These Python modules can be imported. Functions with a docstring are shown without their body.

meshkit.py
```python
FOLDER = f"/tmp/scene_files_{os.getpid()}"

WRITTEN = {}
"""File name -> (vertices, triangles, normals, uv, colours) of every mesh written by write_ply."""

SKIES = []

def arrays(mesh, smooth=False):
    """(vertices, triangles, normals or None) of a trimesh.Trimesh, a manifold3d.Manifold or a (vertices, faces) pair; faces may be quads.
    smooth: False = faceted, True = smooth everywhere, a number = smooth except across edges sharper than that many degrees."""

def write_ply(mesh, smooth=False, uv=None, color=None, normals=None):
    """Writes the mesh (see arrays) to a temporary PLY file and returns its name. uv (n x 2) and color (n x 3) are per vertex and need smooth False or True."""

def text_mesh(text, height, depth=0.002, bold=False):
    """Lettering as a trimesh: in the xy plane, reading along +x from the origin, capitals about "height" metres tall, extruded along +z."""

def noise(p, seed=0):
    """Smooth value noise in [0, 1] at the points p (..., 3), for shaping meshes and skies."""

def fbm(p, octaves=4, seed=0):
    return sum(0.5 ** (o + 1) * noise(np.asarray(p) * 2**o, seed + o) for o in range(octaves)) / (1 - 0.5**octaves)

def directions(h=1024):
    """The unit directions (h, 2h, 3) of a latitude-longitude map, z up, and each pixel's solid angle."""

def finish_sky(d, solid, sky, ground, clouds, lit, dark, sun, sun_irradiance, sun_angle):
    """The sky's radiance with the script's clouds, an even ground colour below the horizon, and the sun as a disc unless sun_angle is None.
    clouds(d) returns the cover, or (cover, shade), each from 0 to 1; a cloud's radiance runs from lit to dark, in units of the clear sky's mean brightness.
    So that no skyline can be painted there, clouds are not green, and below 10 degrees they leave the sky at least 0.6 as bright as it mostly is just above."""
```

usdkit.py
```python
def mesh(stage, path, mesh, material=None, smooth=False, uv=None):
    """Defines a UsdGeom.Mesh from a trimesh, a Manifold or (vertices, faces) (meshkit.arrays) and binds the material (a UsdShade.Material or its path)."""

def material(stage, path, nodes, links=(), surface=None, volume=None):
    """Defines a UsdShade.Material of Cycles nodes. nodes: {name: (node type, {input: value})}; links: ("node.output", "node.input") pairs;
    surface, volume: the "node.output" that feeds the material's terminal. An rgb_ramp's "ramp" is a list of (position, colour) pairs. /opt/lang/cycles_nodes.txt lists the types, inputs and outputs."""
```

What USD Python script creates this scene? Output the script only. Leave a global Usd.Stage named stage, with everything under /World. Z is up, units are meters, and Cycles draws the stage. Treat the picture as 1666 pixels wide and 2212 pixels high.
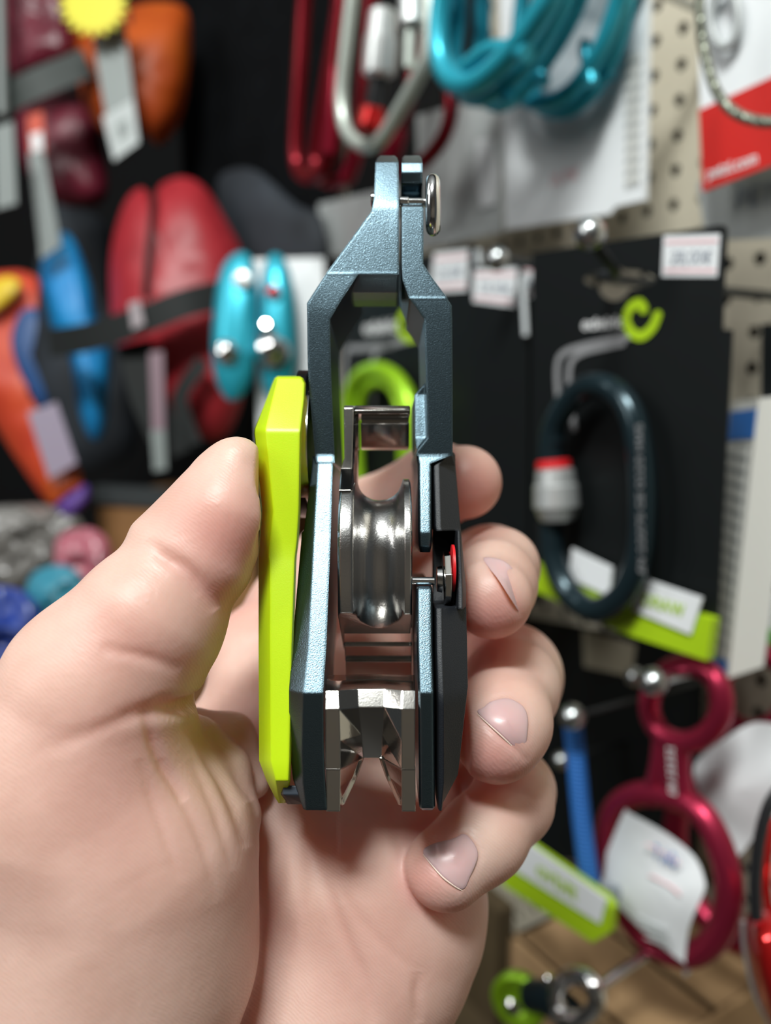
import math, numpy as np, trimesh, usdkit, meshkit
from pxr import Usd, UsdGeom, UsdLux, UsdShade, Gf, Sdf, Vt
from scipy import ndimage
from scipy.interpolate import LinearNDInterpolator, NearestNDInterpolator
from shapely.geometry import Polygon, LineString, Point, box as sbox
from shapely import affinity
import manifold3d as m3

rng = np.random.default_rng(7)
stage = Usd.Stage.CreateInMemory()
UsdGeom.SetStageUpAxis(stage, UsdGeom.Tokens.z)
UsdGeom.SetStageMetersPerUnit(stage, 1.0)
UsdGeom.Xform.Define(stage, '/World')
UsdGeom.Scope.Define(stage, '/World/Looks')

# ---------------------------------------------------------------- camera, light, exposure
F = 1660.0                                   # focal length in picture pixels (1666 x 2212)
EYE = np.array([0.0, 0.0, 1.45])
PITCH = math.radians(9.0)
FWD = np.array([0, math.cos(PITCH), -math.sin(PITCH)])
UP = np.array([0, math.sin(PITCH), math.cos(PITCH)])
RIGHT = np.array([1.0, 0, 0])
cam = UsdGeom.Camera.Define(stage, '/World/camera')
cam.CreateFocalLengthAttr(26.0)
cam.CreateHorizontalApertureAttr(26.0 * 1666 / F)
cam.CreateVerticalApertureAttr(26.0 * 2212 / F)
cam.CreateFStopAttr(26.0 / 3.3)              # a 3.3 mm lens opening
cam.CreateFocusDistanceAttr(0.138)
cam.CreateClippingRangeAttr(Gf.Vec2f(0.01, 100.0))
cam.CreateExposureAttr(-0.25)
_R = np.eye(4); _R[0, :3], _R[1, :3], _R[2, :3], _R[3, :3] = RIGHT, UP, -FWD, EYE
cam.AddTransformOp().Set(Gf.Matrix4d(*_R.ravel().tolist()))


def rect_light(name, at, aim, w, h, power, color=(1, 1, 1)):
    l = UsdLux.RectLight.Define(stage, '/World/' + name)
    z = np.array(at, float) - np.array(aim, float); z /= np.linalg.norm(z)
    x = np.cross([0, 1, 0.01], z); x /= np.linalg.norm(x); y = np.cross(z, x)
    M = np.eye(4); M[0, :3], M[1, :3], M[2, :3], M[3, :3] = x, y, z, at
    l.AddTransformOp().Set(Gf.Matrix4d(*M.ravel().tolist()))
    l.CreateWidthAttr(w); l.CreateHeightAttr(h); l.CreateIntensityAttr(power); l.CreateColorAttr(Gf.Vec3f(*color))
    return l


rect_light('ceiling_lamp', (-0.28, -0.54, 2.62), (0.0, 0.2, 1.35), 0.48, 0.24, 100.0, (0.96, 1.0, 0.97))
rect_light('ceiling_lamp_001', (-1.5, -0.5, 2.3), (0.0, 0.2, 1.3), 0.9, 0.4, 11.0, (1.0, 1.0, 0.97))
rect_light('ceiling_lamp_002', (-1.35, 0.3, 2.62), (-0.5, 0.9, 1.3), 0.9, 0.16, 7.5, (0.95, 1.0, 0.98))
dome = UsdLux.DomeLight.Define(stage, '/World/room_air')
dome.CreateIntensityAttr(0.02); dome.CreateColorAttr(Gf.Vec3f(0.88, 0.97, 1.0))

# ---------------------------------------------------------------- helpers
used = {}


def numbered(parent, name):
    n = used.get((parent, name), 0); used[(parent, name)] = n + 1
    return name if n == 0 else f'{name}_{n:03d}'


def mat(name, base, rough=0.5, metal=0.0, nodes=None, links=(), **extra):
    p = {'base_color': base, 'roughness': rough, 'metallic': metal}; p.update(extra)
    n = {'p': ('principled_bsdf', p)}; n.update(nodes or {})
    return usdkit.material(stage, '/World/Looks/' + name, n, list(links), surface='p.BSDF')


def bevelmat(name, base, rough, metal, radius=0.0004, grain=0.0, gscale=6000, **extra):
    n = {'bev': ('bevel', {'samples': 4, 'radius': radius})}
    links = []
    if grain:
        n['tc'] = ('geometry', {}); n['nz'] = ('noise_texture', {'scale': gscale, 'detail': 2.0})
        n['bp'] = ('bump', {'strength': grain, 'distance': 0.0001})
        links = [('tc.position', 'nz.vector'), ('nz.fac', 'bp.height'), ('bev.bevel', 'bp.normal'), ('bp.normal', 'p.normal')]
    else:
        links = [('bev.bevel', 'p.normal')]
    return mat(name, base, rough, metal, n, links, **extra)


def cloth(name, base, base2, scale=60, rough=0.75, bump=0.4, dist=0.004, **extra):
    n = {'g': ('geometry', {}), 'nz': ('noise_texture', {'scale': scale, 'detail': 3.0}), 'r': ('rgb_ramp', {'ramp': [(0.3, base2), (0.7, base)]}),
         'bp': ('bump', {'strength': bump, 'distance': dist})}
    return mat(name, base, rough, 0.0, n, [('g.position', 'nz.vector'), ('nz.fac', 'r.fac'), ('r.color', 'p.base_color'), ('nz.fac', 'bp.height'), ('bp.normal', 'p.normal')], **extra)


def put(path, mesh, material, origin, smooth):
    v, f, n = meshkit.arrays(mesh, smooth)
    tm = trimesh.Trimesh(v - origin, f, process=False)
    m = usdkit.mesh(stage, path, (tm.vertices, tm.faces), material)
    if n is not None:
        m.CreateNormalsAttr(Vt.Vec3fArray.FromNumpy(n.astype(np.float32))); m.SetNormalsInterpolation('vertex')
    return m


class Thing:
    """A thing: an Xform under /World at its base; part() adds meshes (given in world coordinates) below it."""
    def __init__(self, name, label, cat, origin, group=None, kind=None):
        self.o = np.array(origin, float)
        self.path = '/World/' + numbered('/World', name)
        x = UsdGeom.Xform.Define(stage, self.path); x.AddTranslateOp().Set(Gf.Vec3d(*self.o))
        tags(x.GetPrim(), label, cat, group, kind)

    def part(self, name, mesh, material, parent=None, smooth=30, label=None, kind=None):
        up = parent or self.path
        path = up + '/' + numbered(up, name)
        p = put(path, mesh, material, self.o, smooth).GetPrim()
        if label: p.SetCustomDataByKey('label', label)
        if kind: p.SetCustomDataByKey('kind', kind)
        return path


def tags(prim, label=None, cat=None, group=None, kind=None):
    for k, v in (('label', label), ('category', cat), ('group', group), ('kind', kind)):
        if v: prim.SetCustomDataByKey(k, v)


def single(name, mesh, material, label=None, cat=None, group=None, kind=None, smooth=30):
    v = meshkit.arrays(mesh)[0]; o = np.array([*(v.min(0) + v.max(0))[:2] / 2, v[:, 2].min()])
    m = put('/World/' + numbered('/World', name), mesh, material, o, smooth)
    m.AddTranslateOp().Set(Gf.Vec3d(*o)); tags(m.GetPrim(), label, cat, group, kind)
    return str(m.GetPath())


def P(px, py, d):
    """The point of the place at depth d (metres along the view axis) behind picture pixel (px, py)."""
    px, py, d = np.broadcast_arrays(np.asarray(px, float), np.asarray(py, float), np.asarray(d, float))
    return EYE + d[..., None] * (FWD + ((px - 833) / F)[..., None] * RIGHT + ((1106 - py) / F)[..., None] * UP)


def join(*ms):
    return trimesh.util.concatenate([trimesh.Trimesh(*meshkit.arrays(m)[:2], process=False) for m in ms])


def loft(loops, cap=True, closed=True):
    """Skin through equal-length loops (k x n x 3)."""
    L = np.asarray(loops, float); k, n = L.shape[:2]; v = L.reshape(-1, 3); f = []
    for i in range(k - 1):
        for j in range(n if closed else n - 1):
            a, b = i * n + j, i * n + (j + 1) % n
            f += [[a, b, b + n], [a, b + n, a + n]]
    m = trimesh.Trimesh(v, f, process=False)
    if cap:
        for i in (0, k - 1):
            c = L[i]; nrm = np.zeros(3)
            for j in range(n): nrm += np.cross(c[j] - c[0], c[(j + 1) % n] - c[0])
            nrm /= np.linalg.norm(nrm) + 1e-12
            x = c[1] - c[0]; x -= nrm * x.dot(nrm); x /= np.linalg.norm(x) + 1e-12; y = np.cross(nrm, x)
            p2 = np.stack([(c - c[0]) @ x, (c - c[0]) @ y], 1)
            try:
                vv, ff = trimesh.creation.triangulate_polygon(Polygon(p2), engine='earcut')
                idx = [int(np.argmin(((p2 - q) ** 2).sum(1))) + i * n for q in vv]
                m = trimesh.Trimesh(m.vertices, np.vstack([m.faces, np.array(idx)[ff]]), process=False)
            except Exception:
                fan = [[i * n, i * n + j, i * n + j + 1] for j in range(1, n - 1)]
                m = trimesh.Trimesh(m.vertices, np.vstack([m.faces, fan]), process=False)
    m.merge_vertices(); trimesh.repair.fix_normals(m)
    return m


def sweep(path, r, n=14, closed=False, flat=1.0, up=None):
    """A round (or flattened) bar along a path; r a number or one per point. flat scales the section across `up`."""
    p = np.asarray(path, float); k = len(p); r = np.broadcast_to(np.asarray(r, float), (k,))
    t = np.roll(p, -1, 0) - np.roll(p, 1, 0)
    if not closed: t[0], t[-1] = p[1] - p[0], p[-1] - p[-2]
    t /= np.linalg.norm(t, axis=1, keepdims=True) + 1e-12
    u = np.array(up if up is not None else [0.3, 0.5, 0.81], float)
    loops = []; a = np.linspace(0, 2 * np.pi, n, endpoint=False)
    prev = u - t[0] * u.dot(t[0]); prev /= np.linalg.norm(prev)
    for i in range(k):
        ref = u if up is not None else prev
        x = ref - t[i] * ref.dot(t[i]); x /= np.linalg.norm(x) + 1e-12; prev = x
        y = np.cross(t[i], x)
        loops.append(p[i] + r[i] * (np.cos(a)[:, None] * x + flat * np.sin(a)[:, None] * y))
    if closed:
        loops.append(loops[0])
    return loft(loops, cap=not closed)


def curve(pts, n=60, closed=False):
    """Catmull-Rom through points."""
    p = np.asarray(pts, float); k = len(p); out = []
    segs = k if closed else k - 1; per = max(2, n // segs)
    for i in range(segs):
        g = lambda j: p[j % k] if closed else p[min(max(j, 0), k - 1)]
        a, b, c, d = g(i - 1), g(i), g(i + 1), g(i + 2)
        t = np.linspace(0, 1, per, endpoint=False)[:, None]
        out.append(0.5 * (2 * b + (c - a) * t + (2 * a - 5 * b + 4 * c - d) * t ** 2 + (3 * b - a - 3 * c + d) * t ** 3))
    if not closed: out.append(p[-1:])
    return np.vstack(out)


def lathe(profile, axis_o, axis_d, n=48):
    """profile: (along, radius) pairs around the axis."""
    d = np.array(axis_d, float); d /= np.linalg.norm(d)
    x = np.cross(d, [0.31, 0.2, 0.93]); x /= np.linalg.norm(x); y = np.cross(d, x)
    a = np.linspace(0, 2 * np.pi, n, endpoint=False)
    loops = [np.array(axis_o) + s * d + max(r, 1e-6) * (np.cos(a)[:, None] * x + np.sin(a)[:, None] * y) for s, r in profile]
    return loft(loops, cap=True)


def man(t):
    return m3.Manifold(m3.Mesh(np.asarray(t.vertices, np.float32), np.asarray(t.faces, np.uint32)))


def unman(m):
    q = m.to_mesh(); return trimesh.Trimesh(q.vert_properties[:, :3], q.tri_verts, process=False)

# ---------------------------------------------------------------- the belay device in the hand (millimetres in the view's frame, then placed)
def Lmm(px, py, d):
    px, py, d = np.broadcast_arrays(np.asarray(px, float), np.asarray(py, float), np.asarray(d, float))
    return np.stack([d * (px - 833) / F, d, d * (1106 - py) / F], -1)


def to_world(m):
    m = trimesh.Trimesh(*meshkit.arrays(m)[:2], process=False)
    v = np.asarray(m.vertices) / 1000.0
    m.vertices = EYE + v[:, :1] * RIGHT + v[:, 1:2] * FWD + v[:, 2:] * UP
    return m


def prof(table):
    t = np.array(table, float)
    return lambda py: np.interp(py, t[:, 0], t[:, 1])


def slab(stations, depth, back, chl=0.0, chr_=0.0, chd=0.0):
    """Bar through stations (py, left px, right px): its front at depth(py), `back` mm deep; chl/chr_ px of the front slope back by chd mm."""
    loops = []
    for s in stations:
        py, xl, xr = s[:3]; d = depth(py) + (s[3] if len(s) > 3 else 0)
        b = back(py) if callable(back) else d + back
        sc = lambda x: d * (x - 833) / F
        z = d * (1106 - py) / F
        pts = []
        if chl: pts += [(sc(xl), d + chd), (sc(xl + chl), d)]
        else: pts += [(sc(xl), d)]
        if chr_: pts += [(sc(xr - chr_), d), (sc(xr), d + chd)]
        else: pts += [(sc(xr), d)]
        pts += [(sc(xr), b), (sc(xl), b)]
        loops.append([(x, y, z) for x, y in pts])
    return loft(loops)


slate = bevelmat('slate_anodised', (0.115, 0.17, 0.205), 0.30, 1.0, 0.0007, 0.4, 5000)
black_plastic = bevelmat('black_plastic', (0.009, 0.011, 0.015), 0.5, 0.0, 0.0005, 0.5, 4000, specular_ior_level=0.35)
lime_plastic = bevelmat('lime_plastic', (0.52, 0.72, 0.006), 0.38, 0.0, 0.0007, 0.12, 4000, subsurface_weight=0.1)
steel = bevelmat('polished_steel', (0.62, 0.60, 0.57), 0.12, 1.0, 0.0004, 0.06, 2500)
steel_soft = bevelmat('cast_steel', (0.58, 0.57, 0.56), 0.24, 1.0, 0.0004, 0.3, 2600)
chrome = mat('chrome', (0.80, 0.80, 0.80), 0.13, 1.0)
grey_tab = bevelmat('grey_plastic', (0.035, 0.045, 0.06), 0.45, 0.0, 0.0004)
dark_steel = bevelmat('dark_steel', (0.10, 0.10, 0.11), 0.3, 1.0, 0.0004)
red_paint = mat('red_paint', (0.6, 0.01, 0.015), 0.4)

dp = prof([(335, 160), (350, 154), (425, 150.5), (445, 150), (650, 148.4), (985, 148.4), (1000, 147.8), (1500, 130.5), (1749, 132.5)])
bk = lambda extra: (lambda py: dp(py) + extra)

rear = prof([(985, 176), (1300, 168), (1500, 158), (1752, 149)])

# left side plate: top lug, flare, arch, leg, lower limb with its sloping outer flank
left_top = slab([(336, 822, 852), (341, 815, 858), (350, 811, 861), (430, 808, 862), (455, 803, 862), (524, 753, 862), (592, 703, 862)], dp, 20)
left_arch = slab([(591, 764, 862), (600, 762, 861, 1.0), (632, 745, 860, 5.0), (646, 738, 858, 9)], dp, prof([(591, 168), (632, 164), (646, 159.5)]))
left_leg = slab([(591, 704, 775), (655, 663, 733), (690, 663.5, 713), (790, 665, 715), (850, 669, 717), (985, 681, 723), (1000, 683, 723)], dp, lambda py: dp(py) + 30, 0)
def limb(st):
    loops = []
    for py, xl, xm, xr in st:
        d = dp(py); sc = lambda x: d * (x - 833) / F; z = d * (1106 - py) / F
        loops.append([(sc(xl), d + 0.06 * (xm - xl), z), (sc(xm), d, z), (sc(xr), d, z), (sc(xr), rear(py), z), (sc(xl), rear(py), z)])
    return loft(loops)
left_limb = limb([(985, 675, 685, 722), (1003, 674, 687, 719), (1147, 655, 680, 715), (1152, 650, 680, 715), (1400, 628, 667, 705), (1497, 621, 656, 698), (1620, 622, 653, 699), (1690, 631, 655, 702), (1750, 655, 662, 706)])
lp = [left_top, left_arch, left_leg, left_limb]
side_left = join(*lp)

right_lug = slab([(336, 874, 906), (341, 869, 911), (352, 868, 913), (372, 868, 913, 0.5), (396, 868, 913, 2.5), (402, 868, 913, 8)], dp, 18)
right_back = slab([(398, 869, 913, 11), (450, 869, 913, 13)], dp, 12)
right_top = slab([(442, 871, 912, 1.5), (447, 868, 915), (570, 868, 915), (604, 870, 937), (645, 884, 968)], dp, 20)
right_leg = slab([(644, 884, 966), (660, 897, 976), (690, 917, 977), (840, 921, 978), (945, 923, 978), (972, 901, 978), (985, 899, 978)], dp, 26)
right_ledge = slab([(826, 919, 926, 4), (852, 896, 926, 4.2), (945, 897, 928, 2.2), (970, 900, 928, 0.6)], dp, 20)
right_limb_a = slab([(984, 900, 978), (1002, 903, 934), (1150, 904, 934), (1180, 905, 933, 1.0), (1193, 908, 930, 3.0)], dp, rear, 5, 5, 0.8)
right_limb_b = slab([(1266, 901, 932, 1.5), (1272, 900, 935), (1396, 901, 936), (1497, 904, 939), (1745, 906, 941), (1750, 908, 939, 1.0)], dp, rear, 5, 5, 0.8)
side_right = join(right_lug, right_back, right_top, right_leg, right_ledge, right_limb_a, right_limb_b)

# black cover with its window for the axle bolt
cp = lambda py: dp(py) + 0.6
def cover(st):
    loops = []
    for py, xl, xr, *e in st:
        d = cp(py) + (e[0] if e else 0); sc = lambda x: d * (x - 833) / F; z = d * (1106 - py) / F
        w = min(13, (xr - xl) * 0.4)
        loops.append([(sc(xl), d + 1.2, z), (sc(xl + 2), d + 0.2, z), (sc(xl + w), d, z), (sc(xl + w + 3), d + 0.6, z), (sc(xr - 2), d + 3.6, z), (sc(xr), d + 4.4, z), (sc(xr), rear(py) - 2, z), (sc(xl), rear(py) - 2, z)])
    return loft(loops)
cover_mesh = join(slab([(1140, 936, 992, 11), (1320, 936, 992, 11)], prof([(1140, 143), (1320, 137)]), 3),
                  cover([(974, 966, 985, 1.2), (979, 962, 988), (1003, 936, 989), (1137, 940, 1000), (1147, 942, 1001)]),
                  cover([(1146, 987, 1001), (1279, 989, 1013), (1316, 989, 1013)]),
                  cover([(1314, 941, 1013), (1396, 942, 1015), (1495, 945, 1017), (1530, 946, 1013), (1690, 946, 995), (1752, 947, 962)]))

# lime lever
lv = prof([(813, 149), (817, 147), (930, 139.5), (1190, 138.6), (1206, 138.2), (1600, 131.5), (1690, 131.5), (1735, 138)])
lever_mesh = loft([[(x, y, z) for x, y, z in Lmm([a, a + c, b - 4, b, b, a], py, lv(py) + np.array([4.5, 0, 0, 0.8, np.interp(py, [1450, 1735], [22, 9]), np.interp(py, [1450, 1735], [22, 9])]))] for py, a, b, c in
                   [(813, 600, 648, 4), (817, 594, 655, 5), (828, 589, 661, 8), (860, 577, 660, 12), (925, 552, 653, 22), (936, 551, 652, 24), (1103, 567, 649, 24), (1170, 562, 645, 22), (1201, 559, 641, 22), (1215, 559, 640, 25), (1396, 559, 634, 25), (1643, 560, 629, 26), (1686, 576, 627, 20), (1722, 594, 622, 8), (1735, 602, 616, 4)]])
hub = Lmm(666, 960, 160)
hub_parts = [lathe([(-1.6, 14.5), (-1.4, 15.2), (0.6, 15.2), (0.8, 14.0)], hub + [-0.1, 0, 0], [1, 0, 0], 64),
             lathe([(-2.4, 11.0), (-2.2, 11.8), (0.8, 11.8)], hub + [0.6, -4.4, -1.0], [1, 0, 0], 48)]

# steel cam: rope groove turned about the axle, upper frame and stop block
def steelcam():
    c = Lmm(811, 1188, 151.5); prof_ = []
    x0, x1 = Lmm(729, 1188, 138)[0], Lmm(891, 1188, 138)[0]
    g0, g1 = Lmm(767, 1188, 138)[0], Lmm(871, 1188, 138)[0]
    prof_ += [(x0, 13.4), (x0 + 0.5, 14.4), (g0 - 0.9, 14.5), (g0 - 0.3, 14.2)]
    for t in np.linspace(0.04, 0.96, 22):
        prof_.append((g0 + (g1 - g0) * t, 14.0 - 4.2 * math.sqrt(max(0, 1 - (2 * t - 1) ** 2)) ** 0.9))
    prof_ += [(g1 + 0.3, 14.0), (x1 - 0.3, 14.0), (x1, 13.4)]
    m = lathe([(s - c[0], r) for s, r in prof_], c, [1, 0, 0], 128)
    v = np.array(m.vertices); low = v[:, 2] < c[2]; v[low, 2] = c[2] + (v[low, 2] - c[2]) * 1.75; m.vertices = v
    q = man(m); y0, z0 = 138.0, Lmm(0, 1322, 138)[2]
    n = np.array([0, 0.5, 1.0]); n /= np.linalg.norm(n)
    q = q.trim_by_plane(tuple(n), float(n @ np.array([0, y0, z0])))
    q = q.trim_by_plane((0, -1, 0), -166.0)
    return unman(q)
cam_groove = steelcam()
cd = prof([(870, 152), (885, 150), (1010, 148), (1060, 142)])
cam_arm = join(slab([(876, 745, 772, 1), (881, 743, 774), (990, 744, 771), (1012, 737, 770), (1060, 732, 768)], cd, 12, 0, 10, 2.5))
cam_bar = slab([(876, 768, 884, 2.5), (879, 767, 886, 0.8), (886, 767, 886), (894, 767, 886, 0.5), (898, 769, 885, 2.5)], cd, 9)
cam_block = slab([(897, 780, 884, 3.5), (913, 781, 883, 4.2), (914, 779, 884, 3.2), (964, 780, 884, 8), (968, 780, 883, 9)], prof([(870, 151), (1000, 151)]), 5)
inner_plate = slab([(1318, 742, 891, 2), (1352, 742, 891, 4.6), (1356, 742, 891, 4.2), (1392, 742, 891, 7.5), (1395, 744, 891, 7.0), (1425, 746, 890, 10.0), (1429, 747, 890, 9.2), (1440, 747, 890, 10.4), (1470, 748, 890, 14)], prof([(1318, 144), (1470, 144)]), 6)

# V-grooved brake plate
vd = prof([(1462, 141), (1472, 137.0), (1492, 133.1), (1532, 131.5), (1752, 132.8)])
def vsec(py, g, xa, xb, xc, xd):
    d = vd(py); z = d * (1106 - py) / F; sc = lambda x: d * (x - 833) / F
    w = [(703 + (py > 1700) * 1, 0), (xa, 0), (xb, g), (xc, g), (xd, 0), (897, 0)]
    return [(sc(x), d + y, z) for x, y in w] + [(sc(897), d + 1.6, z), (sc(xd - 2), d + 1.6, z), (sc(xc + 2), d + g + 1.6, z), (sc(xb - 2), d + g + 1.6, z), (sc(xa + 2), d + 1.6, z), (sc(703), d + 1.6, z)]
v_main = loft([vsec(1462, 0.5, 730, 772, 831, 870), vsec(1474, 1.0, 730, 772, 831, 870), vsec(1492, 1.3, 731, 772, 831, 869), vsec(1532, 1.35, 733, 774, 830, 868), vsec(1600, 3.2, 735, 780, 826, 868), vsec(1662, 6.0, 735, 783, 825, 868)])
def vleg(s):
    out = []
    for py, x_in, g in ((1661, 783, 6.0), (1700, 768, 5.0), (1745, 744, 3.4), (1753, 740, 3.2)):
        d = vd(py); z = d * (1106 - py) / F; f = lambda x: d * ((x if s < 0 else 1603 - x) - 833) / F
        out.append([(f(x), d + y, z) for x, y in ((705, 0), (735, 0), (max(x_in - 9, 737), g * 0.86), (x_in + 2, g), (x_in - 9, g + 1.4), (733, 1.8), (705, 1.8))])
    return loft(out)
v_left, v_right = vleg(-1), vleg(1)

# toggle pin at the head, rivets, axle bolt, lock tab
rc = Lmm(936, 443, 151)
ring = sweep(curve([rc + np.array([0.25 * math.sin(t), 2.9 * math.sin(t), 4.5 * math.cos(t)]) for t in np.linspace(0, 2 * np.pi, 12, endpoint=False)], 60, True), 1.45, 16, True)
pin = lathe([(-6.3, 0.85), (-6.1, 1.1), (-4.6, 1.1), (-4.4, 0.85), (-0.2, 0.85)], Lmm(931, 437, 152.5), [1, 0, 0], 24)
rivet_top = lathe([(-0.55, 0.9), (-0.4, 1.4), (1.0, 1.5)], Lmm(807, 432, 154), [1, 0, 0], 24)
rivet_low = lathe([(-0.5, 1.6), (-0.2, 2.2), (1.0, 2.3)], Lmm(621, 1522, 139), [1, 0, 0], 24)
ax = Lmm(910, 1255, 141)
axle = lathe([(-2.2, 0.65), (-2.0, 0.75), (2.4, 0.75)], ax, [1, 0, 0], 24)
bolt = join(lathe([(2.9, 1.5), (3.0, 2.3), (3.9, 2.5), (4.0, 1.9)], ax + [0.0, 1.5, 0.2], [1, 0, 0], 32))
bolt_head = lathe([(4.1, 4.2), (4.3, 5.2), (5.4, 5.4), (5.6, 5.0)], ax + [0.0, 2.6, 0.2], [1, 0, 0], 8)
bolt_mark = lathe([(5.65, 3.6), (5.75, 4.4), (6.2, 4.4), (6.3, 3.8)], ax + [0.0, 1.8, 2.2], [1, 0, 0], 32)
tab = loft([Lmm([594, 612, 648, 662, 640, 594], py, [140, 133.5, 133.5, 140, 146, 146]) for py in (1697,)] + [Lmm([596, 612, 650, 662, 642, 598], 1716, [140, 133.2, 133.2, 140, 146, 146]), Lmm([622, 630, 656, 664, 650, 622], 1737, [140, 135.0, 134.2, 140, 146, 146])])

dev = Thing('belay_device', 'slate grey metal belay device with lime green lever held upright between thumb and fingers', 'belay device', P(810, 1750, 0.15))
a = dev.part('side_plate', to_world(side_left), slate, smooth=12)
dev.part('rivet', to_world(rivet_top), chrome, a); dev.part('rivet', to_world(rivet_low), chrome, a)
dev.part('lock_tab', to_world(tab), grey_tab, a)
dev.part('side_plate', to_world(side_right), slate, smooth=12)
dev.part('cover', to_world(cover_mesh), black_plastic, label='black plastic cover on the right flank')
lev = dev.part('lever', to_world(lever_mesh), lime_plastic, label='lime green plastic lever')
dev.part('pivot_ring', to_world(hub_parts[0]), dark_steel, lev); dev.part('pivot_hub', to_world(hub_parts[1]), chrome, lev)
cg = dev.part('cam', to_world(cam_groove), steel_soft, smooth=40, label='polished steel cam with a rope groove')
dev.part('cam_arm', to_world(cam_arm), steel, cg); dev.part('cam_bar', to_world(cam_bar), steel, cg); dev.part('stop_block', to_world(cam_block), steel, cg)
dev.part('inner_plate', to_world(inner_plate), steel)
dev.part('brake_plate', to_world(join(v_main, v_left, v_right)), steel, smooth=14, label='steel plate with a V-shaped rope groove')
tp = dev.part('toggle_pin', to_world(pin), chrome); dev.part('pin_ring', to_world(ring), chrome, tp, smooth=True)
ab = dev.part('axle_bolt', to_world(join(axle, bolt)), chrome); dev.part('bolt_head', to_world(bolt_head), steel, ab); dev.part('bolt_mark', to_world(bolt_mark), red_paint, ab, label='red ring on the bolt head')

# ---------------------------------------------------------------- the hand: one skin from a distance field of tapered bones
H = 0.62
lo, hi = np.array([-105.0, 98.0, -142.0]), np.array([53.0, 248.0, 24.0])
gx, gy, gz = [np.arange(lo[i], hi[i], H, dtype=np.float32) for i in range(3)]
shape = (len(gx), len(gy), len(gz))


def nodes(*rows):
    return [(Lmm(px, py, d), r * d / F) for px, py, d, r in rows]


def bones(chain, k):
    """Smooth union of round cones along a chain."""
    out = np.full(shape, 30.0, np.float32)
    for (a, ra), (b, rb) in zip(chain[:-1], chain[1:]):
        mn, mx = np.minimum(a - ra, b - rb) - 8, np.maximum(a + ra, b + rb) + 8
        s = tuple(slice(*np.clip(((np.array([mn[i], mx[i]]) - lo[i]) / H).astype(int) + [0, 1], 0, shape[i])) for i in range(3))
        X, Y, Z = gx[s[0]][:, None, None], gy[s[1]][None, :, None], gz[s[2]][None, None, :]
        d = b - a; L2 = float(d @ d) + 1e-9
        t = np.clip(((X - a[0]) * d[0] + (Y - a[1]) * d[1] + (Z - a[2]) * d[2]) / L2, 0, 1)
        q = np.sqrt((X - a[0] - t * d[0]) ** 2 + (Y - a[1] - t * d[1]) ** 2 + (Z - a[2] - t * d[2]) ** 2) - (ra + t * (rb - ra))
        out[s] = smin(out[s], q.astype(np.float32), k)
    return out


def smin(a, b, k):
    h = np.maximum(k - np.abs(a - b), 0) / k
    return np.minimum(a, b) - h * h * k * 0.25


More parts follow.
